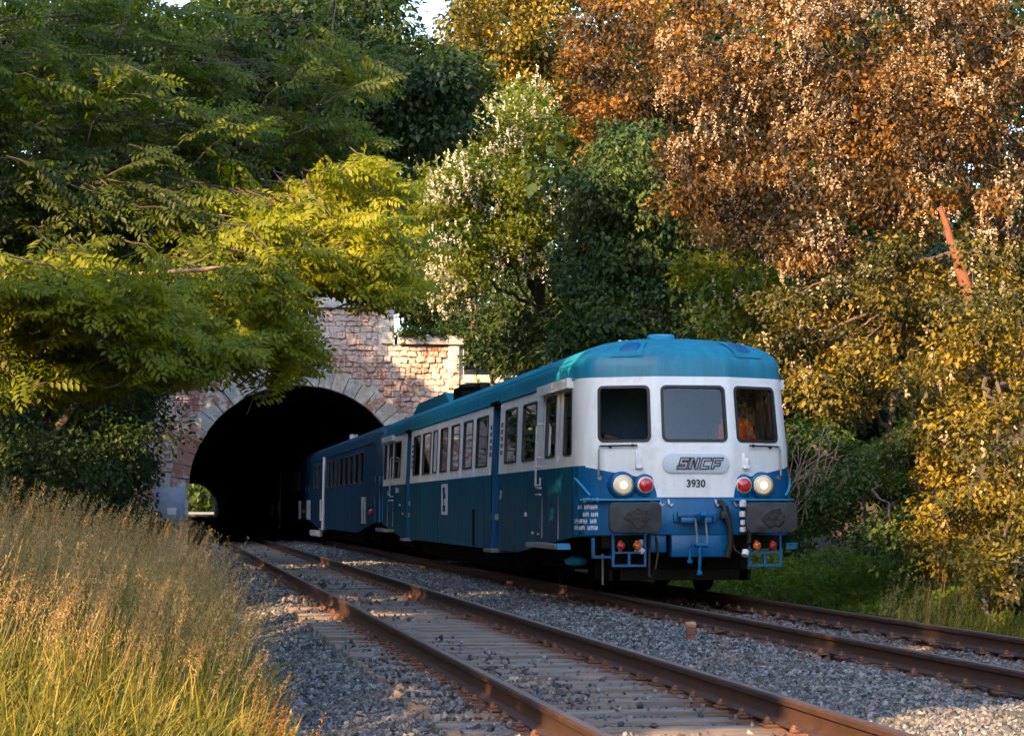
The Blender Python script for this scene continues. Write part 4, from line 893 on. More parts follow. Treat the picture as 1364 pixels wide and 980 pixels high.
# logo plaque and lettering
mb = MB(); pts = rrect(-.43, .43, -.125, .125, .115, 6)
n = len(pts)
def PL(p, off): return FS(p[0], 1.705+p[1], off)
mb.add([PL(p, .0) for p in pts]+[PL(p, .022) for p in pts]+[PL((p[0]*.975, p[1]*.93), .026) for p in pts], [(k, (k+1) % n, n+(k+1) % n, n+k) for k in range(n)]+[(n+k, n+(k+1) % n, 2*n+(k+1) % n, 2*n+k) for k in range(n)]+[tuple(range(2*n, 3*n))])
pq = mb.build('logo_plaque', M['plaque'], car, 30)
def stroke(mb, pts, w, ox, oz, sh, base, off):
    for a, b in zip(pts[:-1], pts[1:]):
        a, b = Vector(a), Vector(b); d = (b-a).normalized(); nrm = Vector((-d.y, d.x))*w/2; e = d*w*.5
        q = [a-e+nrm, b+e+nrm, b+e-nrm, a-e-nrm]
        f = lambda v, o: FS(ox+v.x+sh*v.y, base+oz+v.y, o)
        v = [f(t, off) for t in q]+[f(t, off-.006) for t in q]
        mb.add(v, [(0, 1, 2, 3), (0, 1, 5, 4), (1, 2, 6, 5), (2, 3, 7, 6), (3, 0, 4, 7)])
GL = {'S': [[(.12, .14), (0, .14), (0, .055), (.078, .055), (.078, .035), (-.012, .035), (-.012, 0), (.112, 0), (.112, .09), (.035, .09), (.035, .107), (.12, .107), (.12, .14)]],
      'N': [[(0, 0), (0, .14), (.037, .14), (.085, .03), (.085, .14), (.12, .14), (.12, 0), (.085, 0), (.035, .11), (.035, 0), (0, 0)]],
      'C': [[(.12, .14), (.0, .14), (.0, .0), (.112, .0), (.112, .035), (.035, .035), (.035, .105), (.12, .105), (.12, .14)]],
      'F': [[(.125, .14), (.0, .14), (.0, .0), (.035, 0), (.035, .038), (.105, .038), (.105, .072), (.035, .072), (.035, .107), (.125, .107), (.125, .14)]]}
lt = MB()
for ch, ox in (('S', -.24), ('N', -.105), ('C', .045), ('F', .19)):
    for st in GL[ch]: stroke(lt, st, .0135, ox, -.07, .28, 1.705, .034)
lt.build('logo_letters', M['letter'], pq, None)
def text_mesh(s, size, mat, parent, place, name, bold=.0, align='CENTER'):
    c = bpy.data.curves.new(name, 'FONT'); c.body = s; c.size = size; c.extrude = .002; c.offset = bold; c.align_x = align; c.resolution_u = 3
    o = bpy.data.objects.new(name, c); me = bpy.data.meshes.new_from_object(o); bpy.data.objects.remove(o); bpy.data.curves.remove(c)
    for v in me.vertices: v.co = place(v.co.x, v.co.y, v.co.z)
    me.name = name; return link(name, me, mat, parent)
text_mesh('3930', .135, M['letter'], car, lambda x, y, z: FS(x*.92, 1.405+y, .006+z), 'running_number', .004)
# stencilled data at the left corner of the nose
for (zz, parts) in ((1.215, ((-1.10, -.98), (-.96, -.93))), (1.125, ((-1.20, -1.16), (-1.145, -1.125), (-1.09, -.94))), (1.03, ((-1.11, -1.03), (-1.01, -.935))), (.945, ((-1.29, -1.20), (-1.185, -1.05), (-1.02, -.95))), (.86, ((-1.30, -1.19), (-1.175, -1.08), (-1.05, -.94)))):
    for xa, xb in parts:
        nch = max(1, int((xb-xa)/.035)); word = ''.join(random.choice('IEHBNR') for _ in range(nch))
        mb = MB(); w = (xb-xa)/nch
        for k in range(nch):
            x0 = xa+w*k+.004; x1 = xa+w*(k+1)-.004
            for za, zb, q0, q1 in ((0, .052, x0, x0+.009), (0, .052, x1-.009, x1), (.021, .031, x0, x1), (.042 if k % 2 else 0, .052 if k % 2 else .01, x0, x1)):
                mb.add([surf(-1.80+(q0+1.30)*1.45, zz+za, .007), surf(-1.80+(q1+1.30)*1.45, zz+za, .007), surf(-1.80+(q1+1.30)*1.45, zz+zb, .007), surf(-1.80+(q0+1.30)*1.45, zz+zb, .007)], [(0, 1, 2, 3)])
        mb.build('stencil_word', M['stencil'], car, None, weld=False)
# side plate, slot, small fittings on the visible flank
def SD(y, z, o=.004): return surf(s_of_y(y, -1), z, o)
def plate(y0, y1, z0, z1, mat, name, o=.012):
    mb = MB(); v = [SD(y0, z0, .0), SD(y1, z0, .0), SD(y1, z1, .0), SD(y0, z1, .0), SD(y0, z0, o), SD(y1, z0, o), SD(y1, z1, o), SD(y0, z1, o)]
    mb.add(v, [(4,5,6,7),(0,1,5,4),(1,2,6,5),(2,3,7,6),(3,0,4,7)]); return mb.build(name, mat, car, None)
pl_ = plate(14.05, 14.95, 1.02, 1.60, M['plaque'], 'crest_plate')
mb = MB()
for (ya, za, yb, zb) in ((14.3, 1.08, 14.7, 1.2), (14.45, 1.2, 14.6, 1.35), (14.25, 1.32, 14.65, 1.42), (14.35, 1.42, 14.72, 1.54)):
    mb.add([SD(ya, za, .016), SD(yb, za, .016), SD(yb, zb, .016), SD(ya, zb, .016)], [(0, 1, 2, 3)])
mb.build('crest_print', M['reflectblue'], pl_, None, weld=False)
plate(10.35, 10.55, .50, 1.12, M['black'], 'filler_slot', .01)
for y0, y1, z0, z1 in ((4.7, 4.85, 1.02, 1.08), (4.1, 4.2, .77, .80), (3.6, 3.7, .76, .79), (7.2, 7.35, 1.28, 1.33), (7.2, 7.25, 1.28, 1.42), (22.0, 22.2, 1.0, 1.05), (22.6, 22.8, 1.2, 1.24), (21.0-.4, 21.0-.3, 1.2, 1.3), (23.4, 23.55, 1.5, 1.62), (23.0, 23.1, 1.5, 1.6)): plate(y0, y1, z0, z1, M['silver'], 'small_fitting', .015)
for k in range(5):
    plate(8.42, 8.62, 1.98+.11*k, 2.05+.11*k, M['letter'], 'class_mark', .004); plate(7.22, 7.40, 1.98+.11*k, 2.05+.11*k, M['letter'], 'class_mark', .004); plate(20.25, 20.45, 2.0+.11*k, 2.06+.11*k, M['letter'], 'class_mark', .004)
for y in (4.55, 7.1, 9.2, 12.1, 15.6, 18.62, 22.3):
    plate(y, y+.012, .52 if 5.6 < y < 22 else .64, 1.675, M['reflectblue'], 'panel_seam', .007)
for y in (8.6, 10.5, 12.22, 13.98, 15.6, 18.62): plate(y, y+.01, 1.69, 2.80, M['white'], 'panel_seam', .006)
# roof fittings
def lath(prof, o, mat, name): mb = MB(); mb.lathe(prof, o, (0, 0, 1), 24); return mb.build(name, mat, car, 40)
v_ = lath([(.14, 0), (.14, .05), (.185, .055), (.19, .12), (.17, .135), (.10, .145)], (0.02, 2.1, 3.36), P1['accent'], 'roof_vent')
mb = MB(); mb.box(-.60, -.42, 1.95, 2.15, 3.30, 3.39, .01); mb.tube([(-.56, 2.05, 3.38), (-.56, 2.05, 3.42)], .02, 8); mb.tube([(-.47, 2.05, 3.38), (-.47, 2.05, 3.42)], .02, 8); mb.build('aerial_box', M['whitehose'], car)
mb = MB(); mb.prism([(17.5, 3.3), (18.3, 3.53), (23.2, 3.53), (24.4, 3.3)], -.95, .95, lambda x, y, z: (z, x, y)); mb.build('radiator_cowl', M['roofblue'], car, None)
mb = MB(); mb.box(-.9, -.45, 16.1, 17.3, 3.3, 3.56, .03); mb.box(-.92, -.43, 15.9, 16.3, 3.5, 3.58, .02); mb.box(-.8, -.6, 14.2, 14.8, 3.3, 3.52, .03); mb.build('exhaust', M['black'], car)
# lamp under the cab, sand box
mb = MB(); mb.lathe([(.02, 0), (.14, .03), (.16, .09), (.06, .14)], (-1.2, 1.9, .36), (0, 0, 1), 20); mb.build('horn_shield', P1['accent'], car)
# driving desk
mb = MB(); mb.box(-1.1, 1.1, .62, 1.0, 1.5, 1.9, .04); mb.build('driving_desk', M['cabskyblue'], car)

# second and third railcar, plain navy
car2 = empty('railcar', (TRACKC[1], 56.35, 0)); tag(car2, 'dark navy railcar coupled behind the blue and white one, entering the tunnel', 'railcar', 'railcars coupled in one train')
P2 = dict(skirt=M['navy'], band=M['navy'], roof=M['navy'], jamb=M['silver'], accent=M['blue'], gasket=M['rubber'], wglass=M['sideglass'], sglass=M['sideglass'])
W2 = [(4.0, 5.1, 'plain'), (5.7, 6.9, 'plain'), (7.5, 8.7, 'plain'), (9.3, 10.5, 'plain'), (11.1, 12.3, 'plain'), (12.9, 13.75, 'plain'), (14.4, 15.6, 'plain'), (16.2, 17.4, 'plain'), (21.3, 22.5, 'plain'), (23.1, 24.3, 'plain')]
make_car(car2, P2, W2, [(18.7, 19.5)], details=False, cabdoors=False)
buffers(car2); buffers(car, 1)
mb = MB(); xs = [-1.40+2.80*i/30 for i in range(31)]
for x0, x1 in zip(xs[:-1], xs[1:]):
    for z0, z1 in ((.80, 1.276), (1.276, 1.885), (1.885, 1.96)): mb.add([FS(x0, z0, .004), FS(x1, z0, .004), FS(x1, z1, .004), FS(x0, z1, .004)], [(0, 1, 2, 3)])
mb.build('nose_panel', P1['accent'], car2, 24)
for y in (2.6, 3.4, 19.6, 25.4, 26.6):
    mb = MB(); mb.tube([SD(y, .75, .06), SD(y, 1.45, .06)], .035, 6); mb.build('handrail', M['silver'], car2)
mb = MB(); mb.tube([SD(18.6, .45, .05), SD(18.6, 2.85, .05)], .06, 6); mb.build('door_pillar', M['silver'], car2)
for y in (20.5, 22.3, 24.2): mb = MB(); mb.lathe([(.1, 0), (.12, .2)], SD(y, .2, .02), (0, 0, 1), 8); mb.build('axle_cap', M['silver'], car2)
mb = MB(); mb.lathe([(.06, 0), (.08, .05), (.05, .1)], surf(s_of_y(1.0, -1), 1.05, .02), (-.3, -1, 0), 14); mb.build('tail_lamp', M['red'], car2)
mb = MB(); mb.box(-.7, -.45, 17.0, 17.4, 3.38, 3.56, .02); mb.build('roof_box', M['whitehose'], car2)
car3 = copy_tree(car2); car3.location.y = 56.35+CL+.75; car3['label'] = 'navy railcar lost in the darkness inside the tunnel, rearmost of the train'

# ------------------------------------------------------------------ people in the cab
def person(name, label, loc, rz, pose):
    root = empty(name, loc, rz); tag(root, label, 'person', 'crew in the cab')
    V = []; R = []; E = []
    def chain(pts, start=None):
        prev = start
        for (x, y, z, r) in pts:
            V.append((x, y, z)); R.append(r)
            if prev is not None: E.append((prev, len(V)-1))
            prev = len(V)-1
        return prev
    hz = pose['hip']
    pel = chain([(0, 0, hz, .14)])
    chest = chain([(0, .0, hz+.18, .135), (0, 0, hz+.38, .15)], pel)
    neck = chain([(0, 0, hz+.52, .08), (0, -.01, hz+.60, .055)], chest)
    hd_ = chain([(0, -.02, hz+.68, .085), (0, -.025, hz+.77, .098), (0, -.01, hz+.86, .07)], neck)
    chain([(0, -.115, hz+.74, .018)], hd_-1)
    for s in (-1, 1):
        h = chain([(s*.19, 0, hz+.46, .075), (s*.27, -.06, hz+.24, .05), (s*.22, -.30, hz+.16, .04), (s*.20, -.38, hz+.15, .03)], chest)
        for f, (dx, dl) in enumerate(((-.03, .07), (-.01, .085), (.01, .08), (.03, .065))): chain([(s*.20+dx, -.42, hz+.15, .011), (s*.20+dx, -.42-dl*.6, hz+.14, .009), (s*.20+dx, -.42-dl*.8, hz+.115, .008)], h)
        chain([(s*.20-s*.045, -.39, hz+.14, .012), (s*.20-s*.06, -.43, hz+.12, .009)], h)
        if pose['sit']: chain([(s*.1, -.05, hz-.02, .10), (s*.12, -.42, hz-.02, .075), (s*.12, -.42, hz-.40, .05), (s*.12, -.52, hz-.42, .04)], pel)
        else: chain([(s*.1, 0, hz-.08, .095), (s*.11, -.01, hz-.42, .07), (s*.11, .02, hz-.82, .05), (s*.11, -.1, hz-.86, .04)], pel)
    me = bpy.data.meshes.new('body'); me.from_pydata(V, E, []); me.update()
    o = link('body', me, M['skin'], root)
    sk = o.modifiers.new('skin', 'SKIN'); sv = me.skin_vertices[0].data
    for i, r in enumerate(R): sv[i].radius = (r, r*.85)
    sv[0].use_root = True; sk.use_smooth_shade = True
    ss = o.modifiers.new('sub', 'SUBSURF'); ss.levels = 2; ss.render_levels = 2
    def shell(rings, mat, nm, par):
        mb = MB(); n = 20; vs_ = []
        for z, rx, ry, oy in rings: vs_ += [(rx*math.cos(2*PI*k/n), oy+ry*math.sin(2*PI*k/n), hz+z) for k in range(n)]
        mb.add(vs_, [(i*n+k, i*n+(k+1) % n, (i+1)*n+(k+1) % n, (i+1)*n+k) for i in range(len(rings)-1) for k in range(n)]); return mb.build(nm, mat, par, 60)
    shell([(-.12, .185, .145, 0), (.1, .185, .15, 0), (.3, .215, .16, 0), (.42, .235, .155, 0), (.50, .19, .12, 0), (.545, .09, .085, -.005)], M['hivis'], 'vest', root)
    shell([(.12, .19, .154, 0), (.18, .197, .157, 0)], M['reflective'], 'reflective_stripe', root)
    shell([(.74, .112, .105, .02), (.80, .114, .112, .005), (.87, .095, .095, .0), (.93, .05, .05, 0), (.945, .005, .005, 0)], M['hair'], 'hair', root)
    for s in (-1, 1):
        mb = MB(); mb.tube([(s*.16, 0, hz+.47), (s*.24, -.02, hz+.38), (s*.275, -.06, hz+.24), (s*.225, -.28, hz+.165)], [.088, .078, .066, .052], 12); mb.build('sleeve', M['hivis'] if s > 0 else M['cloth'], root, 60)
    return root
cx, cyy = TRACKC[1], 27.96
person('person', 'driver in an orange high visibility vest seated behind the right windscreen', (cx+.74, cyy+1.12, 0), .1, dict(hip=1.80, sit=True))
person('person', 'person in an orange vest standing by the left cab window', (cx-1.12, cyy+1.93, 0), 1.45, dict(hip=1.93, sit=False))
t = empty('driver_seat', (cx+.74, cyy+1.22, .18)); tag(t, 'dark cab seat under the driver behind the right windscreen', 'seat')
mb = MB(); mb.box(-.24, .24, -.3, .2, 1.40, 1.48, .03); mb.build('cushion', M['cloth'], t)
mb = MB(); mb.box(-.22, .22, .18, .26, 1.45, 2.0, .03); mb.build('backrest', M['cloth'], t)
mb = MB(); mb.lathe([(.16, 0), (.05, .04), (.05, .53)], (0, 0, .87), (0, 0, 1), 14); mb.build('pedestal', M['steel'], t)
# ------------------------------------------------------------------ foliage tools
def unit(a): return a/np.maximum(np.linalg.norm(a, axis=-1, keepdims=True), 1e-9)
def leaf_arrays(P, D, N, L, W, fold=0.12, mid=0.42):
    D = unit(D); S = unit(np.cross(D, N)); N2 = np.cross(S, D)
    L = L[:, None]; W = W[:, None]
    base, tip = P, P+D*L-N2*L*0.12
    l = P+D*L*mid+S*W*.5+N2*W*fold; r = P+D*L*mid-S*W*.5+N2*W*fold
    V = np.stack([base, r, tip, l], 1); i = np.arange(len(P))[:, None]*4
    F = np.stack([i+[0, 1, 2], i+[0, 2, 3]], 1).reshape(-1, 3)
    return V.reshape(-1, 3), F
def cluster_leaves(C, R, n, size, spread=1.0, droop=0.35, shell=2.6, flat=0.6):
    """n leaves around each clump centre"""
    k = len(C); idx = np.repeat(np.arange(k), n); m = len(idx)
    d = unit(RNG.normal(size=(m, 3))); u = RNG.random(m)**(1/shell)
    az = RNG.uniform(0, 2*PI, k); el = RNG.uniform(1.15, 1.9, k); tl = RNG.normal(size=k)*.25-.1
    ax = np.stack([np.cos(az), np.sin(az), tl], -1)[idx]
    off = d*(R[idx]*u)[:, None]*np.array([1, 1, flat])
    off = off+ax*((off*ax).sum(-1)*(el[idx]-1))[:, None]
    P = C[idx]+off
    D = unit(d*0.7+RNG.normal(size=(m, 3))*0.6*spread+np.array([0, 0, -droop]))
    N = unit(d*0.45+np.array([0, 0, 0.8])+RNG.normal(size=(m, 3))*0.45)
    L = size*RNG.uniform(.5, 1.4, m); W = L*RNG.uniform(.5, .72, m)
    return P, D, N, L, W, idx
def px_clumps(ells, seed=None):
    """ells: (cx, cy, rx, ry, Y0, Y1, n, r0, r1) ellipses in the photo, each at its own distance"""
    C, R = [], []
    for cx, cy, rx, ry, Y0, Y1, n, r0, r1 in ells:
        for _ in range(n):
            while True:
                a, b = RNG.uniform(-1, 1, 2)
                if a*a+b*b <= 1: break
            C.append(at(cx+a*rx, cy+b*ry, RNG.uniform(Y0, Y1))); R.append(RNG.uniform(r0, r1))
    return np.array(C), np.array(R)
def foliage(name, C, R, per, size, mat, parent, **kw):
    per_c = kw.pop('vary', 0.6)
    P, D, N, L, W, idx = cluster_leaves(C, R, per, size, **kw)
    V, F = leaf_arrays(P, D, N, L, W)
    cr = RNG.random(len(C))
    r = np.clip(cr[idx]*per_c+RNG.random(len(P))*(1-per_c), 0, 1)
    return link(name, np_mesh(name, V, F, np.repeat(r, 2), [mat]), None, parent)
def limb_pts(a, b, sag=0.1, n=6, jit=0.06):
    a, b = np.array(a, float), np.array(b, float); l = np.linalg.norm(b-a); out = []
    j = np.zeros(3)
    for i in range(n+1):
        t = i/n; j = j*.5+RNG.normal(size=3)*jit*l*.5 if 0 < i < n else np.zeros(3)
        p = a+(b-a)*t+j; p[2] += sag*l*math.sin(PI*t); out.append(p)
    return out
def wood(base, top, C, r0, name_mat, parent, limbs=10, rl=0.06, twigs=0, tj=.035):
    """trunk with limbs reaching into the crown, one mesh"""
    mb = MB(); pts = limb_pts(base, top, 0.0, 8, tj); n = len(pts)
    mb.tube(pts, [r0*(1.25 if i == 0 else 1-.72*i/(n-1)) for i in range(n)], 10)
    sel = RNG.permutation(len(C))[:limbs]
    for s in sel:
        k = int(np.clip(RNG.integers(n//3, n), 1, n-1)); zc = C[s][2]
        ks = [i for i in range(1, n) if pts[i][2] < zc+1.0]; k = ks[min(len(ks)-1, RNG.integers(max(0, len(ks)-4), len(ks)))] if ks else 1
        lp = limb_pts(pts[k], C[s], .06, 9, .028); ra = min(rl, r0*.6)
        mb.tube(lp, [ra*(1-.85*i/9)+.006 for i in range(10)], 6, False)
    for s in RNG.permutation(len(C))[:twigs]:
        t = C[s]; near = C[np.argsort(np.linalg.norm(C-t, axis=1))[1:4]]
        for q in near: mb.tube(limb_pts(t, q, .04, 4, .045), [.018, .014, .011, .008, .005], 4, False)
    return mb.build('trunk', name_mat, parent, 60, weld=False)
def to_local(o, loc): pass
def tree(name, label, cat, ells, base, mat, per, size, bark=None, r0=.16, limbs=10, top=None, blossom=None, group=None, twigs=0, rl=.06, tj=.035, **kw):
    t = empty(name, (0, 0, 0)); tag(t, label, cat, group)
    C, R = px_clumps(ells)
    base = np.array(base, float); top = np.array(top if top is not None else C[np.argmax(C[:, 2])]*.6+C.mean(0)*.4)
    t.location = base
    kids = [wood(base, top, C, r0, bark or M['bark'], t, limbs, rl, twigs, tj), foliage('crown', C, R, per, size, mat, t, **kw)]
    if blossom:
        nb, bs, bm, lo = blossom
        good = RNG.permutation(len(C))[:int(len(C)*.4)]; pick = good[RNG.integers(0, len(good), nb)]; d = unit(RNG.normal(size=(nb, 3))*np.array([1, 1, .7])+np.array([-.3, -.7, 0])); B = C[pick]+d*(R[pick]*RNG.uniform(.75, 1.12, nb))[:, None]
        k = 11; idx = np.repeat(np.arange(nb), k); tt = RNG.random(len(idx))
        P = B[idx]+np.stack([RNG.normal(size=len(idx))*bs*.15*(1.15-tt), RNG.normal(size=len(idx))*bs*.15*(1.15-tt), -tt*bs*1.25], -1)
        V, F = leaf_arrays(P, unit(RNG.normal(size=(len(idx), 3))), unit(RNG.normal(size=(len(idx), 3))+np.array([0, -.5, .5])), bs*RNG.uniform(.26, .42, len(idx)), bs*RNG.uniform(.2, .32, len(idx)))
        kids.append(link('blossom', np_mesh('blossom', V, F, np.repeat(RNG.random(len(idx)), 2), [bm]), None, t))
    for o in kids: o.matrix_parent_inverse = Matrix.Translation(-Vector(base))
    return t

LM = {}
LM['ivy'] = leafmat('ivy leaves', [(0.020, 0.045, 0.018), (0.038, 0.075, 0.022), (0.07, 0.105, 0.025), (0.13, 0.14, 0.035)], .2, .5, spec=.2)
LM['lime'] = leafmat('fresh lime leaves', [(0.045, 0.085, 0.012), (0.085, 0.135, 0.014), (0.14, 0.17, 0.015), (0.20, 0.20, 0.018)], .5, tcol=(1.6, 1.45, .35))
LM['olive'] = leafmat('olive leaves', [(0.010, 0.018, 0.007), (0.038, 0.046, 0.010), (0.115, 0.10, 0.014), (0.23, 0.155, 0.018)], .28, tcol=(1.6, 1.3, .4))
LM['russet'] = leafmat('russet young leaves', [(0.012, 0.014, 0.006), (0.045, 0.030, 0.009), (0.155, 0.075, 0.012), (0.33, 0.165, 0.024)], .28, tcol=(1.6, 1.15, .45))
LM['gold'] = leafmat('golden green leaves', [(0.018, 0.026, 0.008), (0.065, 0.066, 0.010), (0.18, 0.14, 0.013), (0.31, 0.21, 0.018)], .3, tcol=(1.5, 1.25, .35))
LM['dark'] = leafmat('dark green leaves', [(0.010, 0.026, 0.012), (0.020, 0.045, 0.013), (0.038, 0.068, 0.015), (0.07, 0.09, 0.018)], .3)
LM['mid'] = leafmat('mid green leaves', [(0.022, 0.050, 0.014), (0.040, 0.080, 0.016), (0.065, 0.105, 0.018), (0.10, 0.13, 0.022)], .4)
LM['cream'] = leafmat('cream blossom', [(0.42, 0.31, 0.19), (0.52, 0.41, 0.28), (0.62, 0.53, 0.40)], .3, .6, tcol=(1, .95, .8))
LM['white'] = leafmat('white blossom', [(0.55, 0.53, 0.42), (0.66, 0.64, 0.54), (0.76, 0.74, 0.66)], .3, .6, tcol=(1, 1, .9))
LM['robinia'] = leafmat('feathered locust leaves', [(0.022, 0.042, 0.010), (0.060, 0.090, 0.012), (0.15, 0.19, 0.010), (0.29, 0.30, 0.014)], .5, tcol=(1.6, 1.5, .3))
LM['verge'] = leafmat('fresh verge leaves', [(0.05, 0.10, 0.014), (0.09, 0.16, 0.018), (0.15, 0.22, 0.022), (0.22, 0.28, 0.03)], .45)
LM['grass'] = leafmat('grass blades', [(0.045, 0.08, 0.014), (0.115, 0.14, 0.022), (0.23, 0.205, 0.04), (0.40, 0.32, 0.09)], .4, .55)
LM['straw'] = leafmat('dry seed heads', [(0.20, 0.13, 0.045), (0.31, 0.21, 0.08), (0.42, 0.31, 0.13), (0.52, 0.42, 0.22)], .35, .6, tcol=(1.3, 1.1, .7))
LM['rustgrass'] = leafmat('rusty dock stems', [(0.17, 0.075, 0.02), (0.26, 0.13, 0.03), (0.34, 0.22, 0.06)], .35, .6, tcol=(1.3, 1.0, .5))

def gz(X, Y): return float(rightbank(np.array(X), np.array(Y)))
def lz(X, Y): return float(leftbank(np.array(X), np.array(Y)))
def rbase(X, Y): return (X, Y, gz(X, Y)-.1)
def lbase(X, Y): return (X, Y, lz(X, Y)-.1)

# ------------------------------------------------------------------ woods on the right bank
G = 'trees on the right bank'
tree('ivy_clad_tree', 'dark green ivy clad tree rising behind the roof of the front railcar', 'tree', [(845, 330, 80, 110, 47, 51, 95, .45, .75), (835, 235, 42, 55, 47, 50, 30, .4, .65), (870, 430, 115, 55, 46, 50, 70, .45, .75), (800, 450, 70, 50, 48, 52, 30, .45, .7)], rbase(11.6, 49.5), LM['ivy'], 300, .125, group=G, r0=.22, limbs=14, shell=3.5, droop=.8)
tree('blossoming_tree', 'white blossoming locust tree above the right wing of the portal', 'tree', [(640, 255, 75, 85, 62, 68, 60, .5, .9), (602, 315, 34, 85, 62, 66, 32, .45, .7), (690, 190, 55, 70, 63, 68, 34, .5, .9), (700, 320, 50, 40, 62, 66, 18, .5, .8)], rbase(12.6, 66), LM['lime'], 230, .14, group=G, blossom=(1900, .19, LM['white'], 0), limbs=16, r0=.2)
tree('tall_golden_tree', 'tall golden leaved tree top centre right of the blue sky gap', 'tree', [(660, 60, 70, 80, 74, 80, 55, .6, 1.0), (735, 110, 60, 90, 74, 80, 50, .6, 1.0), (620, 150, 45, 50, 74, 78, 22, .6, .9), (700, -20, 90, 40, 74, 80, 30, .6, 1.0)], rbase(17.5, 79), LM['gold'], 230, .17, group=G, limbs=16, r0=.26, twigs=10)
tree('understory_bush', 'deep green bush in the shade right of the portal parapet', 'bush', [(590, 400, 50, 35, 86, 91, 30, .6, 1.0), (700, 405, 65, 65, 72, 78, 44, .6, 1.0), (740, 455, 60, 40, 64, 70, 26, .6, 1.0), (668, 470, 30, 30, 74, 78, 12, .5, .8), (630, 430, 40, 30, 84.5, 88, 16, .5, .8)], rbase(12.5, 75), LM['dark'], 200, .18, group=G, limbs=8, r0=.1)
tree('russet_tree', 'russet tree with dark thin trunk directly above the ivy clad tree', 'tree', [(830, 70, 70, 85, 54, 60, 27, 0.40, 0.81), (790, 170, 40, 50, 55, 59, 10, 0.40, 0.72), (900, 160, 50, 70, 54, 58, 14, 0.40, 0.77), (850, -20, 80, 40, 54, 60, 11, 0.40, 0.81)], rbase(14.6, 57), LM['russet'], 230, .135, group=G, limbs=18, r0=.18, twigs=14)
BL = dict(group=G, limbs=26, twigs=40, r0=.2, rl=.06)
tree('blossoming_tree', 'russet blossoming tree at the top right, nearest the ivy clad tree', 'tree', [(950, 110, 75, 110, 40, 45, 28, 0.36, 0.72), (960, 260, 75, 70, 40, 44, 20, 0.36, 0.68), (1010, 200, 60, 90, 40, 44, 16, 0.36, 0.68), (980, -20, 90, 40, 40, 46, 11, 0.40, 0.72)], rbase(13.2, 44), LM['russet'], 250, .105, blossom=(1100, .135, LM['cream'], 0), **BL)
tree('blossoming_tree', 'densely blossoming russet tree in the middle of the top right woods', 'tree', [(1090, 90, 80, 100, 37, 42, 27, 0.34, 0.68), (1110, 230, 85, 70, 37, 41, 20, 0.34, 0.63), (1160, 150, 60, 90, 37, 41, 16, 0.34, 0.63), (1080, 310, 70, 45, 36, 40, 12, 0.32, 0.59), (1110, -20, 100, 40, 37, 43, 11, 0.36, 0.72)], rbase(14.2, 41), LM['russet'], 250, .100, blossom=(1500, .125, LM['cream'], 0), **BL)
tree('blossoming_tree', 'blossoming russet tree at the right edge above the leaning red trunk', 'tree', [(1260, 100, 90, 110, 34, 39, 30, 0.32, 0.63), (1330, 200, 60, 120, 33, 37, 20, 0.32, 0.59), (1230, 240, 60, 60, 34, 38, 12, 0.32, 0.54), (1350, 40, 60, 80, 33, 38, 12, 0.32, 0.63), (1260, -20, 110, 40, 34, 40, 11, 0.36, 0.72)], rbase(15.0, 38), LM['russet'], 250, .092, blossom=(1200, .115, LM['cream'], 0), **BL)
tree('leaning_tree', 'leaning tree with bare sunlit red trunk near the right edge', 'tree', [(1235, 190, 50, 50, 34, 36.5, 8, 0.28, 0.50), (1190, 250, 40, 30, 34, 36, 5, 0.24, 0.45)], at(1306, 440, 32.6), LM['russet'], 170, .09, group=G, bark=M['barkred'], r0=.13, limbs=0, tj=.008, top=at(1252, 276, 32.7))
S_ = 'bushes along the right bank'
tree('golden_bush', 'large golden olive bush filling the right edge of the picture', 'bush', [(1310, 480, 75, 90, 26, 29, 30, 0.22, 0.45), (1250, 560, 60, 80, 27, 30, 20, 0.22, 0.45), (1340, 620, 60, 110, 24, 27, 25, 0.21, 0.41), (1280, 700, 60, 60, 24.5, 27.5, 16, 0.19, 0.38), (1340, 770, 50, 45, 22, 24, 10, 0.16, 0.32)], rbase(11.6, 27.5), LM['gold'], 250, .075, group=S_, limbs=22, r0=.07, rl=.035, twigs=20, blossom=(110, .14, LM['cream'], 0))
tree('olive_bush', 'tall olive bush right of the railcar roof', 'bush', [(1080, 430, 65, 65, 35, 39, 22, 0.28, 0.54), (1170, 410, 70, 75, 34, 38, 25, 0.26, 0.52), (1130, 520, 70, 55, 34, 37, 19, 0.24, 0.47), (1040, 490, 40, 80, 36, 39, 11, 0.26, 0.50), (1220, 350, 60, 45, 34, 37, 12, 0.26, 0.50), (1330, 370, 60, 45, 31, 34, 11, 0.26, 0.45)], rbase(12.2, 36.5), LM['olive'], 250, .09, group=S_, limbs=24, r0=.08, rl=.04, twigs=26, blossom=(170, .15, LM['cream'], 0))
tree('yellow_bush', 'yellow green bush peeping out between the ivy clad tree and the railcar roof', 'bush', [(985, 425, 45, 55, 40, 43, 12, 0.28, 0.54), (960, 360, 40, 40, 41, 44, 7, 0.28, 0.54), (1010, 350, 40, 40, 40, 43, 7, 0.28, 0.54)], rbase(11.8, 42), LM['lime'], 200, .13, group=S_, limbs=8, r0=.06, blossom=(120, .15, LM['cream'], 0))
tree('shaded_bush', 'dark green bush in shade right of the buffer of the front railcar', 'bush', [(1090, 620, 50, 80, 31, 34, 22, 0.21, 0.41), (1160, 660, 60, 60, 29, 32, 22, 0.21, 0.41), (1070, 700, 35, 35, 29, 32, 8, 0.18, 0.34), (1210, 620, 40, 60, 29, 31.5, 12, 0.19, 0.36), (1210, 720, 45, 35, 27, 29.5, 10, 0.18, 0.32)], rbase(10.9, 31), LM['mid'], 240, .075, group=S_, limbs=14, r0=.06, twigs=14)
mb = MB()
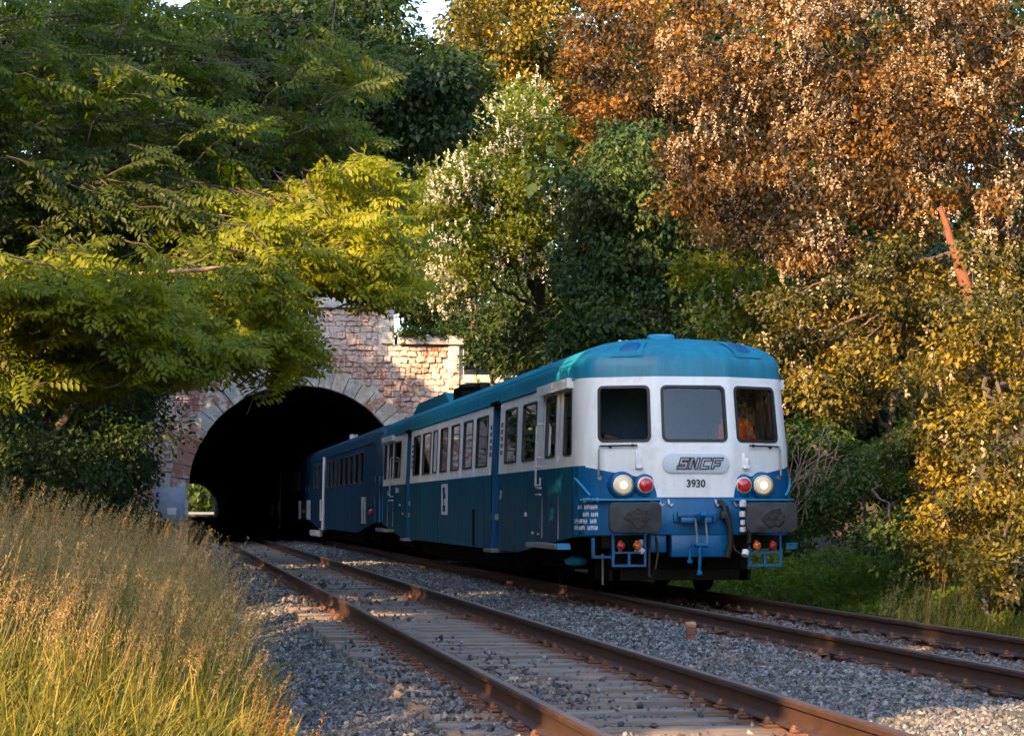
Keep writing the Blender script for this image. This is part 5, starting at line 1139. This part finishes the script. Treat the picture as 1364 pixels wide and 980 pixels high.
for k in range(26):
    a = at(RNG.uniform(1045, 1100), RNG.uniform(640, 700), 29.8); b = at(RNG.uniform(1050, 1150), RNG.uniform(560, 640), 30.3); mb.tube(limb_pts(a, b, RNG.uniform(.0, .2), 6, .06), [.009, .008, .008, .007, .006, .005, .003], 5, False)
o = mb.build('bramble', M['twig'], None, 60, weld=False); tag(o, 'tangle of bare reddish bramble stems right of the front railcar', 'bramble')

# a far wood that closes the view on the hill, and the wood behind the left trees
C, R = px_clumps([(760, 330, 260, 200, 92, 108, 150, 1.0, 1.9), (1080, 260, 380, 220, 62, 76, 190, .9, 1.6), (1200, 480, 240, 170, 44, 52, 130, .6, 1.1), (1130, 60, 320, 100, 60, 74, 110, .9, 1.5), (1150, 330, 260, 110, 54, 64, 110, .8, 1.3), (800, 60, 190, 110, 92, 110, 60, 1.0, 1.8)])
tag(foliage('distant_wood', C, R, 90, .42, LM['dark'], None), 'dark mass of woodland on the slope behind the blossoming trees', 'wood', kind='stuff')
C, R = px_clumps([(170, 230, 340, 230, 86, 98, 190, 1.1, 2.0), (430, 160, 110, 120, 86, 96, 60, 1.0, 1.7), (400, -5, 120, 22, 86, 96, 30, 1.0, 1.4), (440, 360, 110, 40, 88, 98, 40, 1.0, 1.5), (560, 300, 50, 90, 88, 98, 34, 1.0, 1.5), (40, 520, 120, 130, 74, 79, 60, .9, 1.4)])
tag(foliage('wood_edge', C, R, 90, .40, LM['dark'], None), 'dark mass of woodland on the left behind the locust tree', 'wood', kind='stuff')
C, R = px_clumps([(262, 640, 60, 45, 425, 470, 90, 2.5, 4.5)])
tag(foliage('trees_beyond', C, R, 130, 1.3, LM['mid'], None), 'green trees seen through the far end of the tunnel', 'wood', kind='stuff')

# ------------------------------------------------------------------ woods on the left
GL_ = 'trees on the left bank'
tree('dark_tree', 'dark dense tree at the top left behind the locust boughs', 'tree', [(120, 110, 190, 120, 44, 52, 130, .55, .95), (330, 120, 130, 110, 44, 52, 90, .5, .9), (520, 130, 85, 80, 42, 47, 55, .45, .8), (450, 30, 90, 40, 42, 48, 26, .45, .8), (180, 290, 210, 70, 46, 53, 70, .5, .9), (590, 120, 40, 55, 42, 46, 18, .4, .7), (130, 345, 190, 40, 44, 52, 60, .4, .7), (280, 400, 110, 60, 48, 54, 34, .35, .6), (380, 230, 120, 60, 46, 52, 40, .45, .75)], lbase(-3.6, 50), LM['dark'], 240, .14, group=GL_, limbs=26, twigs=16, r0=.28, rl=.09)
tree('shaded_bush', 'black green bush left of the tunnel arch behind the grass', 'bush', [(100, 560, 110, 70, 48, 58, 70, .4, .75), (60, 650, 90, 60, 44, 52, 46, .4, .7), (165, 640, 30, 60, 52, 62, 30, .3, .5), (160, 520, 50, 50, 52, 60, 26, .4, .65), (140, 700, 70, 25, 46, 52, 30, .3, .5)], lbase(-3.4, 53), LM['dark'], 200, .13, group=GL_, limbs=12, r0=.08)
# feathered locust: boughs of twigs that carry pinnate leaves
def frond_arrays(B, D, U, L, pairs=6):
    D = unit(D); S = unit(np.cross(D, U)); U = np.cross(S, D); n = len(B)
    Ps, Ds, Ns, Ls, Ws, own = [], [], [], [], [], []
    for k in range(pairs*2+1):
        t = (k//2+1)/(pairs+.6) if k < pairs*2 else 1.0
        s = (1 if k % 2 else -1) if k < pairs*2 else 0
        pos = B+D*(L*t)[:, None]-U*(L*.32*t*t)[:, None]+0
        dd = D*(.42 if s else 1.0)+S*(.9*s)-U*(.22+.3*t)+RNG.normal(size=(n, 3))*.12
        Ps.append(pos); Ds.append(dd); Ns.append(U+D*(.3*t)+RNG.normal(size=(n, 3))*.18)
        Ls.append(L*.315*(1-.35*abs(t-.55))*RNG.uniform(.85, 1.1, n)); Ws.append(Ls[-1]*.46); own.append(np.arange(n))
    P, D_, N_, L_, W_, o = map(np.concatenate, (Ps, Ds, Ns, Ls, Ws, own))
    V, F = leaf_arrays(P, D_, N_, L_, W_, .1, .5); return V, F, o
def bough_tree(name, label, bou, base, r0, group):
    t = empty(name, base); tag(t, label, 'tree', group); base = np.array(base, float)
    mb = MB(); FB, FD, FU, FL, FR = [], [], [], [], []
    top = base+np.array([.8, 1.5, 8.5]); tr = limb_pts(base, top, 0, 8, .03)
    mb.tube(tr, [r0*(1.2 if i == 0 else 1-.7*i/8) for i in range(9)], 10)
    for (cx, cy, rx, ry, Y0, Y1, ntw, tone, ang) in bou:
        root = np.array(at(cx-rx*.9, cy+ry*.1, (Y0+Y1)/2)); k = int(np.argmin([abs(q[2]-root[2]+.8) for q in tr]))
        mid_ = np.array(at(cx+rx*.2, cy, (Y0+Y1)/2))
        main = limb_pts(tr[k], root, .06, 8, .02)[:-1]+limb_pts(root, mid_, .03, 6, .02)
        mb.tube(main, [.034*(1-.8*i/(len(main)-1))+.006 for i in range(len(main))], 6, False)
        for _ in range(ntw):
            while True:
                a, b = RNG.uniform(-1, 1, 2)
                if a*a+b*b <= 1: break
            e = np.array(at(cx+a*rx, cy+b*ry, RNG.uniform(Y0, Y1)))
            dirx = np.array([math.cos(ang+RNG.normal()*.7), RNG.normal()*.45-.25, -.02+RNG.normal()*.38]); dirx /= np.linalg.norm(dirx)
            ln = RNG.uniform(.55, 1.05); s = e-dirx*ln; tw = limb_pts(s, e, .06, 5, .05)
            mb.tube(tw, [.010, .009, .008, .006, .005, .003], 4, False)
            if RNG.random() < .35: mb.tube(limb_pts(main[-1-RNG.integers(0, 4)], s, .04, 4, .06), [.018, .015, .013, .011, .009], 4, False)
            nf = 10; rr = RNG.random()
            for i in range(nf):
                f = .12+.88*(i+.5)/nf; x = f*5; i0 = min(4, int(x)); p = tw[i0]+(tw[i0+1]-tw[i0])*(x-i0)
                sd = np.cross(dirx, [0, 0, 1]); sd /= np.linalg.norm(sd); sg = 1 if i % 2 else -1
                fd = dirx*(.55+.5*f)+sd*sg*(.85-.4*f)+np.array([0, 0, .05])+RNG.normal(size=3)*.18
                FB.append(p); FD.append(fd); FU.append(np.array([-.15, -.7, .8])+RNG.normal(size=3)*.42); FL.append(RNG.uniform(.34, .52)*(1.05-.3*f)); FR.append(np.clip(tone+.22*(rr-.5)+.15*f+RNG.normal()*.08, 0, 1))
    V, F, o = frond_arrays(np.array(FB), np.array(FD), np.array(FU), np.array(FL))
    FR = np.array(FR); r = np.clip(FR[o]+RNG.normal(size=len(o))*.06, 0, 1)
    a_ = mb.build('trunk', M['bark'], t, 60, weld=False)
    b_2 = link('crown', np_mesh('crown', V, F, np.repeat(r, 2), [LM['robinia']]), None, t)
    for q in (a_, b_2): q.matrix_parent_inverse = Matrix.Translation(-Vector(base))
    return t
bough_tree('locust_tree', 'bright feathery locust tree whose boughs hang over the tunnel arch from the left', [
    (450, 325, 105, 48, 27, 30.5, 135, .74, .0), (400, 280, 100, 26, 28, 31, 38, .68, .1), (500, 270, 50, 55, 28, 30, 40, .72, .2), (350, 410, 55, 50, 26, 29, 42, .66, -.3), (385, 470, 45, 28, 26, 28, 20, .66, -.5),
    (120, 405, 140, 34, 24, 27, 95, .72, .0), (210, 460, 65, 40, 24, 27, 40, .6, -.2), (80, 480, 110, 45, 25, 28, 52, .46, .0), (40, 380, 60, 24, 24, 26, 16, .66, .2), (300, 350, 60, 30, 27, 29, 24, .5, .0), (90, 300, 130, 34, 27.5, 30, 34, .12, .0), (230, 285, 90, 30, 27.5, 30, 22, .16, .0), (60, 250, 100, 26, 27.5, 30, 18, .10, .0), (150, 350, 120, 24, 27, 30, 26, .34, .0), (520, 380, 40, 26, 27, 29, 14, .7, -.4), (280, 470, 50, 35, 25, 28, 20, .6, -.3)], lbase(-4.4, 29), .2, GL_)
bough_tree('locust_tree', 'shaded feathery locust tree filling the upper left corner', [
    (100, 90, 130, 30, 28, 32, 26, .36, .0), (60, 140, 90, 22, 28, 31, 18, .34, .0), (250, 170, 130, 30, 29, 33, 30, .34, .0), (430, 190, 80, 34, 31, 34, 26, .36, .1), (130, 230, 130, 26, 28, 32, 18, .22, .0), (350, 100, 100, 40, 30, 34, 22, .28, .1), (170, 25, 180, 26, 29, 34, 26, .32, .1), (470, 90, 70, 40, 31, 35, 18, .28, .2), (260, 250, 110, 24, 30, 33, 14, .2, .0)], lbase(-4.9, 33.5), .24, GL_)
mb = MB(); a = at(120, 372, 26.5); b = at(308, 357, 26.5); mb.tube(limb_pts(a, b, .01, 8, .01), [.02, .022, .024, .026, .027, .027, .026, .026, .025], 8)
for (x0, y0, x1, y1) in ((245, 358, 240, 330), (250, 358, 285, 335), (180, 365, 100, 378), (150, 368, 130, 345)): mb.tube(limb_pts(at(x0, y0, 26.5), at(x1, y1, 26.4), .02, 4, .04), [.009, .008, .006, .005, .003], 5)
o = mb.build('dead_branch', M['twig'], None, 60, weld=False); tag(o, 'broken bare reddish branch sticking out of the left foliage', 'branch')
# unseen trees beside and behind the camera, placed and shaped to shade tracks and train
SHADE = ((-10.5, -9, 10.5, 60, 130, 'first'), (-10.0, 6.6, 9.0, 22, 40, 'second'), (-10.5, 10.2, 9.6, 70, 170, 'third'), (-12, 18, 4.0, 24, 120, 'lowest'), (-10.5, 23.8, 16.5, 100, 150, 'sixth'), (-11, 28.5, 16, 90, 150, 'seventh'), (-10, 35.5, 12, 66, 150, 'eighth'), (-11.5, 43, 12, 60, 150, 'ninth'), (-10.5, 56, 13, 70, 150, 'tenth'), (-9.5, 69.5, 17, 100, 130, 'eleventh'), (-10, 62.5, 16, 80, 150, 'thickest'), (-9.5, 76, 16, 70, 140, 'twelfth'), (-10.5, 50, 13, 66, 150, 'widest'), (-8, -22, 11, 56, 130, 'farthest'))
SHADE += ((6, -30, 13, 60, 130, 'left one of the two'), (18, -26, 13, 60, 130, 'right one of the two'))
for i, (X, Y, h, n, per, nth) in enumerate(SHADE):
    zb = lz(X, Y) if X < 0 else (gz(X, Y) if X > 9 else -.5)
    t = empty('unseen_shade_tree', (X, Y, zb)); tag(t, (f'{nth} unseen broad tree on the left bank, placed to shape the shade' if X < 0 else f'broad tree behind the photographer, {nth}'), 'tree', 'trees around the photographer')
    C = np.stack([RNG.normal(0, 1.7, n), np.clip(RNG.normal(0, 1.4, n), -2.2, 2.2), np.clip(RNG.normal(h*.62, h*.2, n), 1.6, h-1)], -1); R = RNG.uniform(.8, 1.25, n)
    wood((0, 0, -.2), (0.3, 0, h*.85), C, .25, M['bark'], t, 14, .1)
    foliage('crown', C, R, per, .46, LM['mid'], t)

X, Y = -4.3, 18.1; t = empty('unseen_slim_tree', (X, Y, lz(X, Y)-.1)); tag(t, 'unseen slim tall tree added just outside the picture to shade the railcar front', 'tree', 'trees around the photographer')  # unseen tree, added to keep the sun off the railcar front
C = np.stack([np.clip(RNG.normal(0, .6, 70), -1.0, 1.0), RNG.uniform(-1.3, 2.3, 70), RNG.uniform(5.0, 11.6, 70)], -1); C = np.concatenate([C, C+RNG.normal(size=C.shape)*.3])
wood((0, 0, -.2), (0.1, 0, 10.5), C, .14, M['bark'], t, 14, .05); foliage('crown', C, RNG.uniform(.45, .7, 140), 150, .3, LM['mid'], t)
X, Y = -10.5, 2.2; t = empty('unseen_umbrella_tree', (X, Y, lz(X, Y)-.1)); tag(t, 'unseen tree added on the left bank, its high crown shaped to shade the ballast', 'tree', 'trees around the photographer')  # unseen tree, added with its crown placed to shade the near ballast
C = np.stack([RNG.normal(0, .7, 40), RNG.uniform(-.7, 1.5, 40), RNG.uniform(5.4, 9.6, 40)], -1)
wood((0, 0, -.2), (0.1, 0, 8.5), C, .16, M['bark'], t, 12, .06); foliage('crown', C, RNG.uniform(.6, 1.0, 40), 150, .4, LM['mid'], t)
# ------------------------------------------------------------------ low growth
def blades(P, H, bend, width, seg=4):
    n = len(P); az = RNG.uniform(0, 2*PI, n); d = np.stack([np.cos(az), np.sin(az), np.zeros(n)], -1); s = np.stack([-np.sin(az+.8), np.cos(az+.8), np.zeros(n)], -1)
    V = []
    for k in range(seg):
        t = k/seg; c = P+d*(bend*H*t*t)[:, None]+np.array([0, 0, 1])*(H*(t-.25*bend*t*t))[:, None]; w = (width*(1-.55*t))[:, None]
        V += [c-s*w, c+s*w]
    V.append(P+d*(bend*H)[:, None]+np.array([0, 0, 1])*(H*(1-.32*bend))[:, None])
    V = np.stack(V, 1); m = 2*seg+1; i = np.arange(n)[:, None]*m; f = []
    for k in range(seg-1): f += [i+[2*k, 2*k+1, 2*k+3], i+[2*k, 2*k+3, 2*k+2]]
    f.append(i+[2*seg-2, 2*seg-1, 2*seg]); return V.reshape(-1, 3), np.stack(f, 1).reshape(-1, 3), 2*seg-1
def plumes(P, H, bend, az, n_sp, size, plume):
    """flower stems with loose seed heads"""
    n = len(P); d = np.stack([np.cos(az), np.sin(az), np.zeros(n)], -1); Vs, Fs = [], []
    def pt(t): return P+d*(bend*H*t**2)[:, None]+np.array([0, 0, 1])*(H*(t-.15*bend*t*t))[:, None]
    V, F, off = [], [], 0
    s = np.stack([-np.sin(az+1), np.cos(az+1), np.zeros(n)], -1)
    ts = np.linspace(0, 1, 5)
    st = np.stack([q for t in ts for q in (pt(t)-s*.0022*(1.3-t), pt(t)+s*.0022*(1.3-t))], 1); i = np.arange(n)[:, None]*10
    f = np.stack([x for k in range(4) for x in (i+[2*k, 2*k+1, 2*k+3], i+[2*k, 2*k+3, 2*k+2])], 1).reshape(-1, 3)
    V.append(st.reshape(-1, 3)); F.append(f); off = n*10; nst = len(f)
    idx = np.repeat(np.arange(n), n_sp); t = 1-plume*RNG.random(len(idx)); u = (1-t)/plume
    base = P[idx]+d[idx]*(bend[idx]*H[idx]*t**2)[:, None]+np.array([0, 0, 1])*(H[idx]*(t-.15*bend[idx]*t*t))[:, None]
    a2 = RNG.uniform(0, 2*PI, len(idx)); rad = size*1.25*(.2+u)*RNG.uniform(.2, 1, len(idx))
    out = np.stack([np.cos(a2), np.sin(a2), np.zeros(len(idx))], -1); pos = base+out*rad[:, None]+np.array([0, 0, 1])*(rad*.8)[:, None]
    L = size*RNG.uniform(.5, 1.0, len(idx))
    v2, f2 = leaf_arrays(pos, out*.5+np.array([0, 0, .8])+RNG.normal(size=(len(idx), 3))*.3, RNG.normal(size=(len(idx), 3)), L, L*.4)
    return np.concatenate([V[0], v2]), np.concatenate([F[0], f2+off]), nst
def in_grass(n, y0, y1, xmin, edge):
    u = RNG.random(n); Y = 1/(1/y0+u*(1/y1-1/y0)); X = RNG.uniform(0, 1, n); lo = -.085*Y+xmin; hi = edge+.12*np.sin(Y*1.7)+.08*np.sin(Y*4.1)
    X = lo+(hi-lo)*X; return X, Y
def gheight(X, Y):
    """tall stand a little way in, lower at the track edge and in front"""
    h = np.interp(Y, [8, 11, 13, 15, 20, 30], [.42, .52, .95, 1.16, 1.24, 1.15])
    return h*np.interp(X, [-1.5, -.3, .25, .6], [1.05, 1.0, .88, .55])
def bankz(X, Y): return np.asarray(leftbank(X, Y))+.02
n = 30000; X, Y = in_grass(n, 8.2, 34, -.4, .56); P = np.stack([X, Y, np.maximum(bankz(X, Y), bed_z(X)-.05)], -1); H = gheight(X, Y)*RNG.uniform(.55, 1.08, n)
V, F, k = blades(P, H, np.clip(RNG.gamma(2.0, .22, n), .05, 1.2), RNG.uniform(.004, .0105, n))
tone = np.clip(RNG.normal(.45, .24, n)+np.where(Y < 12.5, .08, 0), 0, 1)
tag(link('tall_grass', np_mesh('tall_grass', V, F, np.repeat(tone, k), [LM['grass']])), 'tall green and yellow grass growing left of the ballast', 'grass', kind='stuff')
n = 1500; X, Y = in_grass(n, 12.6, 30, -.3, .42); P = np.stack([X, Y, bankz(X, Y)], -1); H = gheight(X, Y)*RNG.uniform(.98, 1.38, n)
V, F, ns = plumes(P, H, RNG.uniform(.05, .35, n), RNG.uniform(-.9, .9, n), 56, .021, .24)
tag(link('seeding_grass', np_mesh('seeding_grass', V, F, RNG.random(len(F)), [LM['straw']])), 'straw coloured seed heads standing above the tall grass', 'grass', kind='stuff')
n = 130; Y = RNG.uniform(10.3, 14, n); X = RNG.normal(.50, .10, n)-(Y-12)*.01; P = np.stack([X, Y, bed_z(X)-.05], -1)
V, F, ns = plumes(P, RNG.uniform(.3, .62, n), RNG.uniform(.05, .4, n), RNG.uniform(-1.2, 1.2, n), 46, .02, .55)
tag(link('dock_stems', np_mesh('dock_stems', V, F, RNG.random(len(F)), [LM['rustgrass']])), 'rusty orange dock stems at the edge of the ballast', 'weed', kind='stuff')
# single tall blade tuft in the ballast
n = 14; P = np.stack([RNG.normal(.66, .015, n), RNG.normal(10.9, .02, n), np.full(n, -.42)], -1); V, F, k = blades(P, RNG.uniform(.12, .34, n), RNG.uniform(.02, .25, n), np.full(n, .004))
tag(link('grass_tuft', np_mesh('grass_tuft', V, F, np.repeat(RNG.uniform(.5, 1, n), k), [LM['grass']])), 'lone yellow grass tuft sprouting from the ballast at the bottom', 'grass')
# ground cover on the right verge
n = 1500; Y = RNG.uniform(19, 46, n); X = RNG.uniform(8.75, 10.9, n)+.1*np.sin(Y*2); C = np.stack([X, Y, np.asarray(rightbank(X, Y))+RNG.uniform(.03, .30, n)*np.clip((X-8.6)/1.0, .25, 1)], -1)
tag(foliage('ground_cover', C, RNG.uniform(.10, .22, n), 50, .07, LM['verge'], None, flat=.6, vary=.5), 'low leafy green plants along the verge right of the train', 'ground cover', kind='stuff')
n = 5200; Y = RNG.uniform(19, 27, n); X = RNG.uniform(8.8, 10.6, n); P = np.stack([X, Y, np.asarray(rightbank(X, Y))], -1); V, F, k = blades(P, RNG.uniform(.15, .55, n), RNG.uniform(.1, .8, n), RNG.uniform(.003, .007, n))
tag(link('verge_grass', np_mesh('verge_grass', V, F, np.repeat(RNG.uniform(.3, 1, n), k), [LM['grass']])), 'sunlit yellow grass on the verge at the right edge', 'grass', kind='stuff')
n = 70; P = np.array([at(RNG.uniform(1170, 1290), RNG.uniform(780, 800), RNG.uniform(24, 27)) for _ in range(n)]); P[:, 2] = rightbank(P[:, 0], P[:, 1])
V, F, ns = plumes(P, RNG.uniform(.5, .95, n), RNG.uniform(.0, .25, n), RNG.uniform(-1, 1, n), 26, .024, .4)
tag(link('dry_stems', np_mesh('dry_stems', V, F, RNG.random(len(F)), [LM['straw']])), 'dry brown grass stems in front of the shaded bush on the right', 'grass', kind='stuff')
# moss and small weeds in the ballast
C = np.array([[RNG.normal(1.45, .22), RNG.normal(10.9, .12), -.2] for _ in range(60)]); C[:, 2] = bed_z(C[:, 0])+.01
tag(foliage('creeping_weed', C, RNG.uniform(.03, .07, 60), 60, .022, LM['gold'], None, flat=.5), 'small yellowish weeds creeping over the ballast at the bottom edge', 'weed', kind='stuff')
C = np.stack([RNG.uniform(8.2, 11, 60), RNG.uniform(81.7, 82.0, 60), 7.55+RNG.uniform(-.1, .25, 60)], -1)
tag(foliage('wall_weeds', C, RNG.uniform(.1, .25, 60), 40, .09, LM['mid'], None), 'small plants growing along the right wing coping of the portal', 'plants', kind='stuff')
